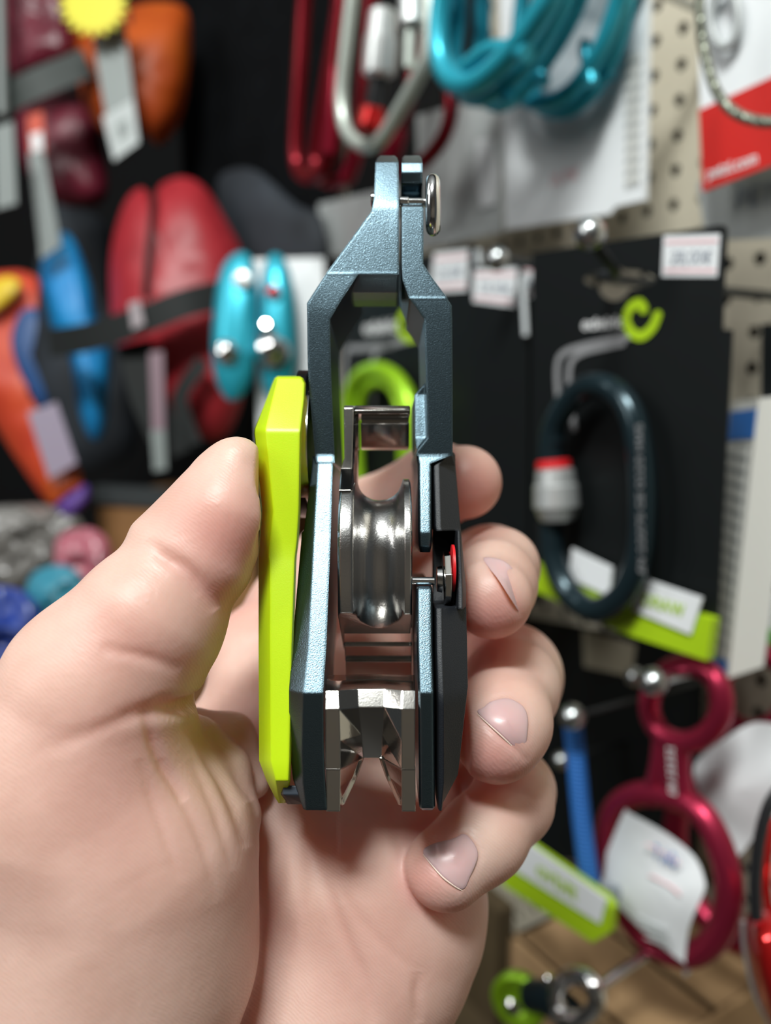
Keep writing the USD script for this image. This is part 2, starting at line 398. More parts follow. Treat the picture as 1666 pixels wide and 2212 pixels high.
thumb = bones(nodes((513, 1006, 139, 63), (486, 1108, 137.5, 93), (440, 1206, 137, 110)), 4)
thumb = smin(thumb, bones(nodes((470, 1040, 142, 60), (395, 1185, 140, 118)), 3), 5)
thumb2 = bones(nodes((395, 1240, 139, 118), (325, 1340, 136, 150), (215, 1490, 136, 182), (150, 1690, 139, 240)), 5)
thumb = smin(thumb, thumb2, 2.2)
thenar = bones(nodes((215, 1490, 136, 180), (170, 1700, 139, 255), (255, 1850, 142, 284), (240, 2050, 143, 300), (150, 2260, 143, 330)), 6)
thenar = smin(thenar, bones(nodes((-60, 1700, 150, 230), (-80, 2050, 150, 330)), 6), 12)
hand = smin(thumb, thenar, 6)
folds = bones(nodes((350, 1590, 147, 50), (420, 1610, 149, 56), (485, 1665, 149, 50), (525, 1760, 148, 40)), 3)
folds = smin(folds, bones(nodes((420, 1568, 157, 40), (500, 1592, 157, 46), (548, 1690, 155, 36)), 3), 1.2)
hand = smin(hand, folds, 1.6)
groove = bones(nodes((452, 1500, 144, 24), (405, 1520, 134, 17), (350, 1530, 126, 12), (285, 1550, 121, 7), (230, 1570, 118.5, 3)), 1)
hand = -smin(-hand, groove, 2.2)
palm = bones(nodes((560, 1420, 192, 110), (620, 1560, 186, 150), (660, 1740, 177, 180), (770, 1900, 168, 190), (792, 2075, 165, 180), (690, 2225, 162, 214), (560, 2400, 160, 260)), 10)
palm = smin(palm, bones(nodes((720, 1560, 192, 140), (830, 1700, 186, 140), (888, 1950, 168, 146), (850, 1990, 168, 166)), 8), 10)
palm = smin(palm, bones(nodes((480, 1750, 182, 220), (420, 2050, 172, 260), (330, 2350, 168, 330)), 8), 8)
hand = smin(hand, palm, 1.0)
index = bones(nodes((600, 1400, 196, 115), (650, 1320, 206, 108), (800, 1130, 216, 92), (945, 1048, 203, 86), (1004, 1042, 184, 80)), 4)
hand = smin(hand, index, 3)
middle = bones(nodes((760, 1500, 200, 130), (930, 1280, 224, 95), (1060, 1232, 205, 92), (1078, 1226, 186, 80), (1066, 1262, 168, 86), (1062, 1292, 158, 88)), 4)
hand = smin(hand, middle, 1.0)
ring = bones(nodes((840, 1620, 198, 130), (1000, 1480, 214, 110), (1100, 1460, 196, 108), (1103, 1484, 174, 98), (1085, 1560, 156, 98), (1072, 1596, 151, 94)), 4)
hand = smin(hand, ring, 1.0)
little = bones(nodes((900, 1900, 190, 130), (1030, 1760, 196, 100), (1112, 1706, 182, 80), (1106, 1732, 166, 82), (1045, 1806, 156, 86), (964, 1874, 150, 88)), 4)
hand = smin(hand, little, 1.0)
# where the device is gripped the flesh gives way
X, Y, Z = gx[:, None, None], gy[None, :, None], gz[None, None, :]
def box_sdf(x0, x1, y0, y1, z0, z1):
    qx, qy, qz = np.abs(X - (x0 + x1) / 2) - (x1 - x0) / 2, np.abs(Y - (y0 + y1) / 2) - (y1 - y0) / 2, np.abs(Z - (z0 + z1) / 2) - (z1 - z0) / 2
    return np.maximum(np.maximum(qx, qy), qz)
for bx in ((-17.5, 16.0, 128, 171, -55, 12), (-22.8, 16.0, 134, 179, -42, 24), (-24.1, -12, 139.4, 170, -55, 26)):
    hand = np.maximum(hand, -np.maximum(box_sdf(*bx), (Y - (151 + (Z + 52) * 0.42)) * 0.93))
hand = ndimage.gaussian_filter(hand, 0.8)
# naive surface nets
ins = hand < 0
cells = np.zeros(tuple(n - 1 for n in shape), np.int8)
for o in np.ndindex(2, 2, 2):
    cells += ins[tuple(slice(o[i], shape[i] - 1 + o[i]) for i in range(3))]
act = (cells > 0) & (cells < 8)
ci = np.argwhere(act); idx = np.full(cells.shape, -1, np.int32); idx[act] = np.arange(len(ci))
acc, cnt = np.zeros((len(ci), 3)), np.zeros(len(ci))
corner = list(np.ndindex(2, 2, 2))
for a_ in corner:
    for ax_ in range(3):
        if a_[ax_]: continue
        b_ = list(a_); b_[ax_] = 1
        va = hand[tuple((ci + a_).T)]; vb = hand[tuple((ci + b_).T)]
        cross = (va < 0) != (vb < 0); t = np.where(cross, va / np.where(va == vb, 1, va - vb), 0)
        pnt = ci + np.array(a_, float); pnt = pnt.copy(); pnt[:, ax_] += t
        acc[cross] += pnt[cross]; cnt[cross] += 1
hv = lo + H * acc / cnt[:, None]
quads = []
for ax_ in range(3):
    u, w = [(1, 2), (2, 0), (0, 1)][ax_]
    s0 = [slice(0, n) for n in shape]; s1 = list(s0); s0[ax_] = slice(0, shape[ax_] - 1); s1[ax_] = slice(1, shape[ax_])
    A_, B_ = ins[tuple(s0)], ins[tuple(s1)]
    for flip, c in ((0, A_ & ~B_), (1, ~A_ & B_)):
        e = np.argwhere(c); e = e[(e[:, u] > 0) & (e[:, w] > 0) & (e[:, u] < shape[u] - 1) & (e[:, w] < shape[w] - 1)]
        def at(du, dw):
            q = e.copy(); q[:, u] += du; q[:, w] += dw; return idx[tuple(q.T)]
        q4 = np.stack([at(-1, -1), at(0, -1), at(0, 0), at(-1, 0)], 1)
        quads.append(q4[:, ::-1] if flip else q4)
quads = np.vstack(quads); quads = quads[(quads >= 0).all(1)]
hf = np.vstack([quads[:, [0, 1, 2]], quads[:, [0, 2, 3]]])
skin = trimesh.Trimesh(hv, hf, process=False)
keep = max(trimesh.graph.connected_components(skin.face_adjacency, nodes=np.arange(len(hf))), key=len)
skin.update_faces(np.isin(np.arange(len(hf)), keep)); skin.remove_unreferenced_vertices()
trimesh.smoothing.filter_taubin(skin, 0.5, 0.52, 8)
# refine what faces the lens, so that fine creases can be pressed into it
def project(v):
    return 833 + F * v[:, 0] / v[:, 1], 1106 - F * v[:, 2] / v[:, 1]
def vnormals(m):
    n = np.zeros_like(m.vertices); fn = np.cross(m.vertices[m.faces[:, 1]] - m.vertices[m.faces[:, 0]], m.vertices[m.faces[:, 2]] - m.vertices[m.faces[:, 0]])
    for k_ in range(3): np.add.at(n, m.faces[:, k_], fn)
    return n / (np.linalg.norm(n, axis=1, keepdims=True) + 1e-12)
fx, fy = project(np.asarray(skin.triangles_center))
front = ((np.asarray(skin.face_normals) * np.asarray(skin.triangles_center)).sum(1) < 0) & (fx > -40) & (fx < 1300) & (fy > 900) & (fy < 2260) & (np.asarray(skin.triangles_center)[:, 1] < 185)
v2, f2 = trimesh.remesh.subdivide(np.asarray(skin.vertices), np.asarray(skin.faces), face_index=np.nonzero(front)[0])
skin = trimesh.Trimesh(v2, f2, process=False)
vn = vnormals(skin); V = np.array(skin.vertices); vx, vy = project(V)
facing = np.clip(-(vn * V).sum(1) / np.linalg.norm(V, axis=1) * 2.5, 0, 1)
def press(line, depth, width, ends=0.35, dmax=400.0, dmin=0.0):
    """Press a crease along a polyline of picture points into the skin: depth mm, half width px."""
    c = curve(line, 80); dist = np.full(len(V), 1e9); par = np.zeros(len(V))
    sel = (vx > c[:, 0].min() - 60) & (vx < c[:, 0].max() + 60) & (vy > c[:, 1].min() - 60) & (vy < c[:, 1].max() + 60) & (V[:, 1] < dmax) & (V[:, 1] > dmin)
    s = np.nonzero(sel)[0]
    if not len(s): return
    for i in range(len(c) - 1):
        p, q = c[i], c[i + 1]; e = q - p; t = np.clip(((vx[s] - p[0]) * e[0] + (vy[s] - p[1]) * e[1]) / (e @ e + 1e-9), 0, 1)
        dd = np.hypot(vx[s] - p[0] - t * e[0], vy[s] - p[1] - t * e[1]); better = dd < dist[s]
        dist[s[better]] = dd[better]; par[s[better]] = (i + t[better]) / (len(c) - 1)
    fade = np.clip(np.minimum(par, 1 - par) / ends, 0, 1) ** 0.7 if ends else 1
    amt = depth * np.exp(-(dist / width) ** 2) * fade * facing
    V[s] -= (vn * amt[:, None])[s]
TH = dict(dmax=150)
for line, dep, wid in [
    ([(318, 1165), (350, 1195), (400, 1228), (440, 1275), (468, 1318)], 1.0, 11), ([(330, 1195), (380, 1230), (425, 1290)], 0.35, 7),
    ([(215, 1400), (270, 1410), (330, 1425), (390, 1450)], 0.5, 10), ([(330, 1532), (290, 1545), (240, 1566), (180, 1590), (110, 1625)], 0.5, 12),
    ([(60, 1640), (130, 1600), (200, 1550)], 0.15, 12),
    ([(312, 1535), (330, 1600), (355, 1660), (400, 1730)], 1.0, 9), ([(400, 1560), (455, 1640), (500, 1720), (535, 1830)], 1.4, 10), ([(445, 1580), (500, 1640), (540, 1730)], 1.1, 9),
    ([(350, 1640), (390, 1720), (440, 1830), (470, 1950)], 0.4, 9), ([(300, 1640), (340, 1760), (390, 1900)], 0.35, 9), ([(410, 1640), (460, 1740), (505, 1880)], 0.45, 8),
    ([(200, 1960), (300, 1900), (420, 1840)], 0.06, 10)]:
    press(line, dep * 0.75, wid * 1.5, **TH)
PM = dict(dmin=141)
for line, dep, wid in [
    ([(600, 1680), (608, 1800), (600, 1920), (570, 2020), (540, 2120)], 0.7, 12), ([(660, 1800), (700, 1900), (740, 2010), (790, 2130), (800, 2220)], 0.7, 11),
    ([(640, 1740), (650, 1850), (648, 1960), (620, 2080)], 0.6, 12), ([(905, 2100), (900, 2160), (905, 2210)], 0.6, 9), ([(860, 1700), (850, 1780), (870, 1860)], 0.35, 10),
    ([(690, 1830), (760, 1960), (850, 2060), (930, 2110)], 0.25, 9), ([(560, 1420), (520, 1450), (490, 1500)], 0.4, 9), ([(500, 1290), (540, 1270), (560, 1250)], 0.4, 8)]:
    press(line, dep * 0.75, wid * 1.5, **PM)
for line, dep, wid in [([(1010, 1720), (1090, 1735), (1165, 1760)], 0.25, 8), ([(1060, 1700), (1120, 1712), (1180, 1730)], 0.2, 6), ([(1040, 1480), (1110, 1455), (1180, 1470)], 0.22, 8), ([(1050, 1440), (1110, 1425), (1165, 1450)], 0.2, 7),
                       ([(1028, 1541), (1082, 1590), (1143, 1646)], 0.45, 6), ([(915, 1846), (957, 1896), (1000, 1926)], 0.4, 6), ([(1036, 1200), (1085, 1250), (1128, 1336)], 0.4, 6),
                       ([(1035, 1528), (1060, 1512), (1098, 1503), (1130, 1520), (1145, 1550), (1142, 1610)], 0.3, 5), ([(928, 1822), (980, 1806), (1008, 1797), (1032, 1826), (1036, 1855), (1018, 1896)], 0.3, 5)]:
    press(line, dep * 0.75, wid * 1.5)
skin.vertices = V
vn = vnormals(skin)
# pink of finger pads and thumb ball, a property of the skin itself
pink = np.zeros(len(V))
for px, py, r, w in ((1060, 1340, 90, 0.9), (1060, 1640, 90, 0.9), (920, 1900, 80, 0.8), (1030, 1060, 90, 0.8), (480, 1160, 130, 0.6), (330, 1700, 260, 0.35), (260, 1380, 140, 0.3), (1090, 1480, 90, 0.3), (1130, 1760, 80, 0.3), (500, 1300, 90, 0.5), (800, 2050, 260, 0.3), (700, 1800, 150, 0.3)):
    pink = np.maximum(pink, w * np.exp(-(((vx - px) ** 2 + (vy - py) ** 2) / r ** 2)))
ng = {'a': ('attribute', {'attribute': 'pink'}), 'g': ('geometry', {}), 'n1': ('noise_texture', {'scale': 90.0, 'detail': 4.0}), 'r1': ('rgb_ramp', {'ramp': [(0.3, (0.58, 0.365, 0.30)), (0.7, (0.67, 0.445, 0.375))]}),
      'mx': ('mix_color', {'blend_type': 'mix', 'b': (0.64, 0.28, 0.245)}),
      'wv': ('wave_texture', {'wave_type': 'bands', 'bands_direction': 'diagonal', 'scale': 640.0, 'distortion': 9.0, 'detail': 2.0, 'detail_scale': 0.35}),
      'n2': ('noise_texture', {'scale': 900.0, 'detail': 3.0}),
      'b1': ('bump', {'strength': 0.07, 'distance': 0.0003}), 'b2': ('bump', {'strength': 0.12, 'distance': 0.0006})}
skin_mat = mat('skin', (0.65, 0.42, 0.34), 0.46, 0.0, ng,
               [('g.position', 'n1.vector'), ('n1.fac', 'r1.fac'), ('r1.color', 'mx.a'), ('a.fac', 'mx.fac'), ('mx.result', 'p.base_color'), ('g.position', 'wv.vector'), ('g.position', 'n2.vector'),
                ('wv.fac', 'b1.height'), ('n2.fac', 'b2.height'), ('b1.normal', 'b2.normal'), ('b2.normal', 'p.normal')],
               subsurface_weight=0.35, subsurface_radius=(1.0, 0.35, 0.2), subsurface_scale=0.003, specular_ior_level=0.42)
nail_mat = mat('fingernail', (0.64, 0.37, 0.37), 0.34, 0.0, subsurface_weight=0.3, subsurface_scale=0.0015)
nail_rim = mat('nail_edge', (0.74, 0.58, 0.50), 0.5)
hd = Thing('hand', 'bare left hand seen from the palm, thumb and curled fingers gripping the belay device', 'hand', P(600, 2212, 0.17))
spath = hd.part('skin', to_world(skin), skin_mat, smooth=True)
UsdGeom.PrimvarsAPI(stage.GetPrimAtPath(spath)).CreatePrimvar('pink', Sdf.ValueTypeNames.FloatArray, 'vertex').Set(Vt.FloatArray.FromNumpy(pink.astype(np.float32)))
# nails lie on the skin where it is seen
fr = (facing > 0.02) & (vx > 850) & (vx < 1220) & (vy > 1120) & (vy < 1990)
def nail(poly, dmax, lift=0.0, edge=None):
    s = fr & (V[:, 1] < dmax)
    xs, ys = np.array(poly).T
    s &= (vx > xs.min() - 40) & (vx < xs.max() + 40) & (vy > ys.min() - 40) & (vy < ys.max() + 40)
    outline = curve(poly, 60, True); c = outline.mean(0); rings = []
    basis = lambda x, y: np.stack([x, y, np.ones(len(x)), x ** 2, y ** 2, x * y], 1)
    area = Polygon(poly).buffer(12)
    inside = np.array([area.contains(Point(a_, b_)) for a_, b_ in zip(vx[s], vy[s])])
    co = np.linalg.lstsq(basis(vx[s] - c[0], vy[s] - c[1])[inside], V[s, 1][inside], rcond=None)[0]
    at = lambda q, off: Lmm(q[:, 0], q[:, 1], basis(q[:, 0] - c[0], q[:, 1] - c[1]) @ co + off - lift)
    for t, off in ((1.0, 0.6), (0.985, -0.12), (0.95, -0.26), (0.85, -0.34), (0.6, -0.42), (0.35, -0.46), (0.08, -0.48)):
        rings.append(at(c + (outline - c) * t, off))
    return loft(rings), sweep(at(curve(edge, 24), -0.06), np.interp(np.linspace(0, 1, len(curve(edge, 24))), [0, .15, .85, 1], [0.04, 0.16, 0.2, 0.04]), 8)
for poly, dm, lf, eg in (([(1044, 1206), (1062, 1204), (1088, 1211), (1109, 1229), (1122, 1258), (1127, 1299), (1130, 1332), (1106, 1298), (1078, 1254), (1056, 1226)], 185, 0.5, [(1122, 1255), (1127, 1298), (1130, 1334)]),
                 ([(1032, 1541), (1045, 1527), (1063, 1514), (1098, 1508), (1128, 1523), (1141, 1551), (1139, 1605), (1137, 1638), (1085, 1590)], 165, 0, [(1030, 1541), (1085, 1591), (1139, 1643)]),
                 ([(914, 1844), (931, 1824), (979, 1811), (1005, 1801), (1028, 1826), (1033, 1853), (1017, 1894), (999, 1923), (957, 1894)], 150.5, 0, [(914, 1845), (957, 1895), (1000, 1925)])):
    nm, em = nail(poly, dm, lf, eg)
    np_ = hd.part('fingernail', to_world(nm), nail_mat, smooth=True)
    hd.part('free_edge', to_world(em), nail_rim, np_, smooth=True)

# ---------------------------------------------------------------- the shop: perforated wall on the right, running away to the left
WA = math.radians(32)
AL = np.array([math.sin(WA), -math.cos(WA), 0])          # along the wall, towards the viewer's right
IN = np.array([math.cos(WA), math.sin(WA), 0])           # into the wall
ZZ = np.array([0, 0, 1.0])


def ray(px, py):
    px, py = np.broadcast_arrays(np.asarray(px, float), np.asarray(py, float))
    return FWD + ((px - 833) / F)[..., None] * RIGHT + ((1106 - py) / F)[..., None] * UP


def PW(px, py, dist):
    """Where the sight line of a picture point meets the plane parallel to the wall at `dist` metres from the lens."""
    r = ray(px, py); return EYE + r * (dist / (r @ IN))[..., None]


def plate(pts, dist, thick=0.0006, holes=()):
    """A flat sheet parallel to the wall with this outline: its face at dist, its body behind."""
    uv = lambda q: np.stack([(w := PW(*np.array(q, float).T, dist)) @ AL, w[:, 2]], 1)
    poly = Polygon(uv(pts), [uv(h) for h in holes]).buffer(0)
    if poly.geom_type != 'Polygon': poly = max(poly.geoms, key=lambda g: g.area)
    m = trimesh.creation.extrude_polygon(poly, thick, engine='earcut'); v = np.array(m.vertices)
    m.vertices = v[:, :1] * AL + v[:, 1:2] * ZZ + (dist + thick - v[:, 2:]) * IN
    return m


def slab_d(pts, d, thick=0.001):
    """A sheet facing the viewer whose corners (px, py[, depth]) stand at depth d, `thick` metres thick."""
    p = np.array([P(q[0], q[1], q[2] if len(q) > 2 else d) for q in pts])
    n = np.cross(p[1] - p[0], p[2] - p[0]); n /= np.linalg.norm(n); n *= np.sign(n @ FWD)
    return loft([p, p + n * thick])


def text_on(text, a, b, dist, height_px=None, lift=0.0003, bold=False):
    """Lettering on a wall-parallel plane, its baseline from picture point a to b."""
    p0, p1 = PW(*a, dist), PW(*b, dist); x = p1 - p0; L = np.linalg.norm(x); x /= L
    m = meshkit.text_mesh(text, 1.0, 0.01, bold); w = np.asarray(m.vertices)[:, 0].max()
    h = L / w if height_px is None else np.linalg.norm(PW(a[0], a[1] - height_px, dist) - p0)
    up = np.cross(-IN, x); v = np.array(m.vertices)
    m.vertices = p0 + v[:, :1] * (L / w) * x + v[:, 1:2] * h * up - IN * (v[:, 2:] * 0.02 + 0.0)
    return m


def stroke(pts, dist, wpx, closed=False, n=60, thick=0.0003):
    """A flat printed line on a wall-parallel sheet."""
    c = curve(pts, n, closed); w = PW(c[:, 0], c[:, 1], dist); k = dist / (ray(c[:, 0].mean(), 1106) @ IN) / F
    ln = LineString(np.stack([w @ AL, w[:, 2]], 1)[list(range(len(c))) + ([0] if closed else [])]).buffer(wpx * k).simplify(0.00005)
    m = trimesh.creation.extrude_polygon(ln, thick, engine='earcut'); v = np.array(m.vertices)
    m.vertices = v[:, :1] * AL + v[:, 1:2] * ZZ + (dist + thick - v[:, 2:]) * IN
    return m


def pxr_at(dist, px):                                     # metres per picture pixel there
    r = ray(px, 1106); return dist / (r @ IN) / F


def bar(pts, dist, rpx, closed=False, n=80, seg=14, flat=1.0):
    pts = np.array(pts, float); d = np.broadcast_to(np.asarray(dist, float), (len(pts),))
    w = np.array([PW(q[0], q[1], dd) for q, dd in zip(pts, d)])
    k = pxr_at(float(d.mean()), float(np.clip(pts[:, 0].mean(), 0, 1666)))
    return sweep(curve(w, n, closed), np.asarray(rpx) * k, seg, closed, flat, up=IN if flat != 1.0 else None)


def ball(p, r, sub=3):
    m = trimesh.creation.icosphere(sub, r); m.apply_translation(p); return m


def pillow(pts, d, thick, seed=0, amp=0.006, scale=14, n=72, steps=9, back=0.4, tilt=(0, 0)):
    """A stuffed fabric body: outline in picture points at depth d, bulging towards the viewer by `thick` metres, creased by noise."""
    o = curve(pts, n, True); c = o.mean(0); rings = []
    side = [(s, 1) for s in np.linspace(0.03, 0.985, steps)] + [(1.0, 0)] + [(s, -back) for s in np.linspace(0.98, 0.03, 5)]
    for s, sg in side:
        q = c + (o - c) * s; bulge = sg * thick * max(0, 1 - s ** 2.6) ** 0.6 if sg else 0
        dd = d + tilt[0] * (q[:, 0] - c[0]) / 100 + tilt[1] * (q[:, 1] - c[1]) / 100
        base = P(q[:, 0], q[:, 1], dd)
        w = (meshkit.fbm(base * scale + seed * 3.7, 3, seed) - 0.5) * 2 * amp * (1 if sg > 0 else 0.3) * (0.3 + 0.7 * (1 - s))
        rings.append(P(q[:, 0], q[:, 1], dd - bulge - w))
    return loft(rings)


def band(pts, d, wpx, thick=0.004):
    """A strap lying along picture points (px, py) at depth d (number or list), wpx pixels wide."""
    pts = np.array(pts, float); d = np.broadcast_to(np.asarray(d, float), (len(pts),))
    c = curve(np.column_stack([pts, d]), 40); t = np.gradient(c[:, :2], axis=0); t /= np.linalg.norm(t, axis=1, keepdims=True)
    nn = np.stack([-t[:, 1], t[:, 0]], 1) * wpx / 2; loops = []
    for q, o in zip(c, nn):
        a_, b_ = q[:2] + o, q[:2] - o
        loops.append([P(*a_, q[2]), P(*b_, q[2]), P(*b_, q[2] + thick), P(*a_, q[2] + thick)])
    return loft(loops)


# materials of the shop
peg_mat = mat('beige_sheet_metal', (0.55, 0.50, 0.40), 0.45)
void_mat = mat('dark_void', (0.003, 0.003, 0.003), 0.9, specular_ior_level=0.1)
white_card = mat('white_card', (0.74, 0.76, 0.78), 0.45)
grey_card = mat('grey_card', (0.40, 0.42, 0.42), 0.35)
black_card = mat('black_card', (0.004, 0.0055, 0.006), 0.5, specular_ior_level=0.25)
red_print = mat('red_print', (0.55, 0.012, 0.008), 0.4)
pale_print = mat('pale_print', (0.75, 0.75, 0.76), 0.5)
grey_print = mat('grey_print', (0.24, 0.24, 0.25), 0.5)
pink_print = mat('pink_print', (0.75, 0.42, 0.45), 0.5)
blue_print = mat('blue_print', (0.015, 0.16, 0.55), 0.45)
ink = mat('grey_ink', (0.25, 0.28, 0.34), 0.5)
lime_print = mat('lime_print', (0.36, 0.55, 0.008), 0.45)
green_print = mat('green_print', (0.08, 0.42, 0.01), 0.45)
clear_plastic = mat('hook_plastic', (0.55, 0.58, 0.60), 0.2)
dark_wire = mat('dark_wire', (0.05, 0.055, 0.06), 0.4, 0.8)
wire = mat('zinc_wire', (0.5, 0.52, 0.53), 0.28, 1.0)
slate_paint = mat('slate_gloss', (0.016, 0.032, 0.04), 0.2, 0.55)
silver = mat('satin_silver', (0.68, 0.70, 0.70), 0.35, 0.7)
crimson = mat('crimson_anodised', (0.36, 0.022, 0.06), 0.34, 0.75)
red_metal = mat('red_anodised', (0.20, 0.006, 0.014), 0.3, 0.7)
red_gate = mat('red_gate', (0.34, 0.012, 0.035), 0.25, 0.6)
bright_red = mat('red_gloss', (0.5, 0.012, 0.012), 0.15, 0.5)
teal_metal = mat('teal_anodised', (0.025, 0.38, 0.50), 0.34, 0.45)
pale_metal = mat('pale_grey_metal', (0.55, 0.60, 0.55), 0.35, 0.5)
lime_metal = mat('lime_anodised', (0.32, 0.60, 0.015), 0.35, 0.4)
black_rubber = mat('black_rubber', (0.012, 0.012, 0.014), 0.4)
blue_cord = mat('blue_cord', (0.012, 0.13, 0.45), 0.6, 0, {'g': ('geometry', {}), 'w': ('wave_texture', {'scale': 160.0, 'bands_direction': 'z', 'distortion': 1.0}), 'b': ('bump', {'strength': 0.5, 'distance': 0.001})}, [('g.position', 'w.vector'), ('w.fac', 'b.height'), ('b.normal', 'p.normal')])
cardboard = cloth('cardboard', (0.46, 0.29, 0.15), (0.40, 0.245, 0.12), 40, 0.8, 0.1, 0.001)
wood = cloth('brown_wood', (0.30, 0.15, 0.055), (0.20, 0.09, 0.035), 18, 0.55, 0.15, 0.002)
dark_wood = cloth('dark_wood', (0.085, 0.06, 0.028), (0.05, 0.032, 0.016), 10, 0.6, 0.15, 0.002)
dark_rim = mat('dark_grey_rim', (0.035, 0.04, 0.042), 0.5)
red_cloth = cloth('red_nylon', (0.40, 0.022, 0.032), (0.30, 0.012, 0.02), 30, 0.45, 0.25)
orange_cloth = cloth('orange_nylon', (0.50, 0.085, 0.005), (0.36, 0.045, 0.003), 20, 0.45, 0.3)
burgundy_cloth = cloth('burgundy_nylon', (0.16, 0.012, 0.03), (0.09, 0.006, 0.016), 30, 0.4, 0.4)
blue_cloth = cloth('blue_nylon', (0.015, 0.33, 0.72), (0.01, 0.2, 0.52), 24, 0.45, 0.3)
flame_cloth = cloth('flame_red_nylon', (0.62, 0.07, 0.02), (0.5, 0.04, 0.02), 24, 0.45, 0.3)
navy_cloth = cloth('navy_nylon', (0.02, 0.08, 0.24), (0.012, 0.05, 0.16), 24, 0.45, 0.3)
yellow_cloth = cloth('yellow_nylon', (0.75, 0.55, 0.01), (0.65, 0.42, 0.01), 24, 0.45, 0.3)
purple_cloth = cloth('purple_nylon', (0.12, 0.05, 0.30), (0.08, 0.03, 0.2), 24, 0.45, 0.3)
black_cloth = cloth('black_fabric', (0.0025, 0.003, 0.004), (0.001, 0.0012, 0.0016), 30, 0.9, 0.4, specular_ior_level=0.1)
slate_cloth = cloth('slate_fabric', (0.022, 0.028, 0.038), (0.010, 0.013, 0.018), 20, 0.75, 0.5)
webbing = mat('black_webbing', (0.007, 0.009, 0.009), 0.65, specular_ior_level=0.3)
grey_tag = mat('grey_tag', (0.20, 0.225, 0.22), 0.45)
paper_tag = mat('paper_tag', (0.42, 0.45, 0.45), 0.5)
yellow_paper = mat('yellow_paper', (0.72, 0.65, 0.012), 0.5)
teal_film = mat('teal_film', (0.05, 0.25, 0.35), 0.15, 0, coat_weight=0.6)
blue_film = mat('blue_film', (0.02, 0.05, 0.28), 0.15, 0, coat_weight=0.6)
pink_film = mat('pink_film', (0.42, 0.12, 0.16), 0.12, 0, coat_weight=0.6)
grey_film = mat('grey_film', (0.16, 0.15, 0.14), 0.2, 0, coat_weight=0.5)
printed_mat = mat('printed_card', (0.6, 0.6, 0.58), 0.5, 0, {'g': ('geometry', {}), 'w': ('wave_texture', {'scale': 55.0, 'bands_direction': 'z', 'distortion': 0.9, 'detail': 3.0, 'detail_scale': 6.0}), 'r': ('rgb_ramp', {'ramp': [(0.25, (0.30, 0.31, 0.31)), (0.6, (0.66, 0.66, 0.63))]})}, [('g.position', 'w.vector'), ('w.fac', 'r.fac'), ('r.color', 'p.base_color')])
box_white = mat('cream_card', (0.72, 0.71, 0.67), 0.45)

# ---- the room
WALL = 0.39
def pegboard():
    pitch, rad = 0.0189, 0.0037
    hole0 = PW(1467, 217, WALL); s0, z0 = hole0 @ AL, hole0[2]
    smin_, smax_ = float(PW(655, 1106, WALL) @ AL), 0.42; zmin_, zmax_ = 0.86, 1.98
    us = s0 + pitch * np.arange(math.ceil((smin_ - s0) / pitch), (smax_ - s0) / pitch); zs = z0 + pitch * np.arange(math.ceil((zmin_ - z0) / pitch), (zmax_ - z0) / pitch)
    a8 = np.arange(8) * np.pi / 4 + np.pi / 8; h = pitch / 2
    sq = np.array([[h * np.sign(math.cos(t)) if abs(math.cos(t)) > .5 else h * math.tan(np.pi / 8) * np.sign(math.cos(t)), h * np.sign(math.sin(t)) if abs(math.sin(t)) > .5 else h * math.tan(np.pi / 8) * np.sign(math.sin(t))] for t in a8])
    sq = np.array([[h, h * .414], [h * .414, h], [-h * .414, h], [-h, h * .414], [-h, -h * .414], [-h * .414, -h], [h * .414, -h], [h, -h * .414]])
    ci_ = np.stack([np.cos(a8), np.sin(a8)], 1) * rad
    tv = np.vstack([np.c_[sq, np.zeros(8)], np.c_[ci_, np.zeros(8)], np.c_[ci_, np.full(8, 0.002)], [[h, h, 0], [-h, h, 0], [-h, -h, 0], [h, -h, 0]]])
    tf = []
    for i in range(8):
        j = (i + 1) % 8; tf += [[i, j, 8 + j], [i, 8 + j, 8 + i], [8 + i, 8 + j, 16 + j], [8 + i, 16 + j, 16 + i]]
    tf += [[0, 24, 1], [2, 25, 3], [4, 26, 5], [6, 27, 7]]
    tf = np.array(tf)[:, ::-1]; C_ = np.array([(u_, z_) for u_ in us for z_ in zs])
    v = tv[None] + np.c_[C_, np.zeros(len(C_))][:, None]; f = tf[None] + (np.arange(len(C_)) * len(tv))[:, None, None]
    v = v.reshape(-1, 3); v = v[:, :1] * AL + v[:, 1:2] * ZZ + (WALL + v[:, 2:]) * IN
    return trimesh.Trimesh(v, f.reshape(-1, 3)[:, ::-1], process=False), (smin_, smax_, zmin_, zmax_)
pm_, (q0, q1, q2, q3) = pegboard()
wr = Thing('wall_right', 'beige perforated metal display wall hung with climbing gear', 'wall', WALL * IN + q2 * ZZ, kind='structure')
wr.part('perforated_sheet', pm_, peg_mat, smooth=False)
def wbox(s0, s1, z0, z1, d0, d1):
    c = trimesh.creation.box([1, 1, 1]); v = np.array(c.vertices) + 0.5
    c.vertices = (s0 + (s1 - s0) * v[:, :1]) * AL + (z0 + (z1 - z0) * v[:, 1:2]) * ZZ + (d0 + (d1 - d0) * v[:, 2:]) * IN
    trimesh.repair.fix_normals(c); return c
wr.part('backing', wbox(-1.15, q1 + 0.02, 0.0, 2.6, WALL + 0.012, WALL + 0.04), void_mat, smooth=False)
def abox(x0, x1, y0, y1, z0, z1):
    c = trimesh.creation.box([x1 - x0, y1 - y0, z1 - z0]); c.apply_translation([(x0 + x1) / 2, (y0 + y1) / 2, (z0 + z1) / 2]); return c
dark_wall = mat('dark_wall', (0.004, 0.004, 0.0045), 0.8, specular_ior_level=0.2)
floor_mat = cloth('dark_floor', (0.06, 0.055, 0.05), (0.045, 0.04, 0.036), 6, 0.5, 0.05)
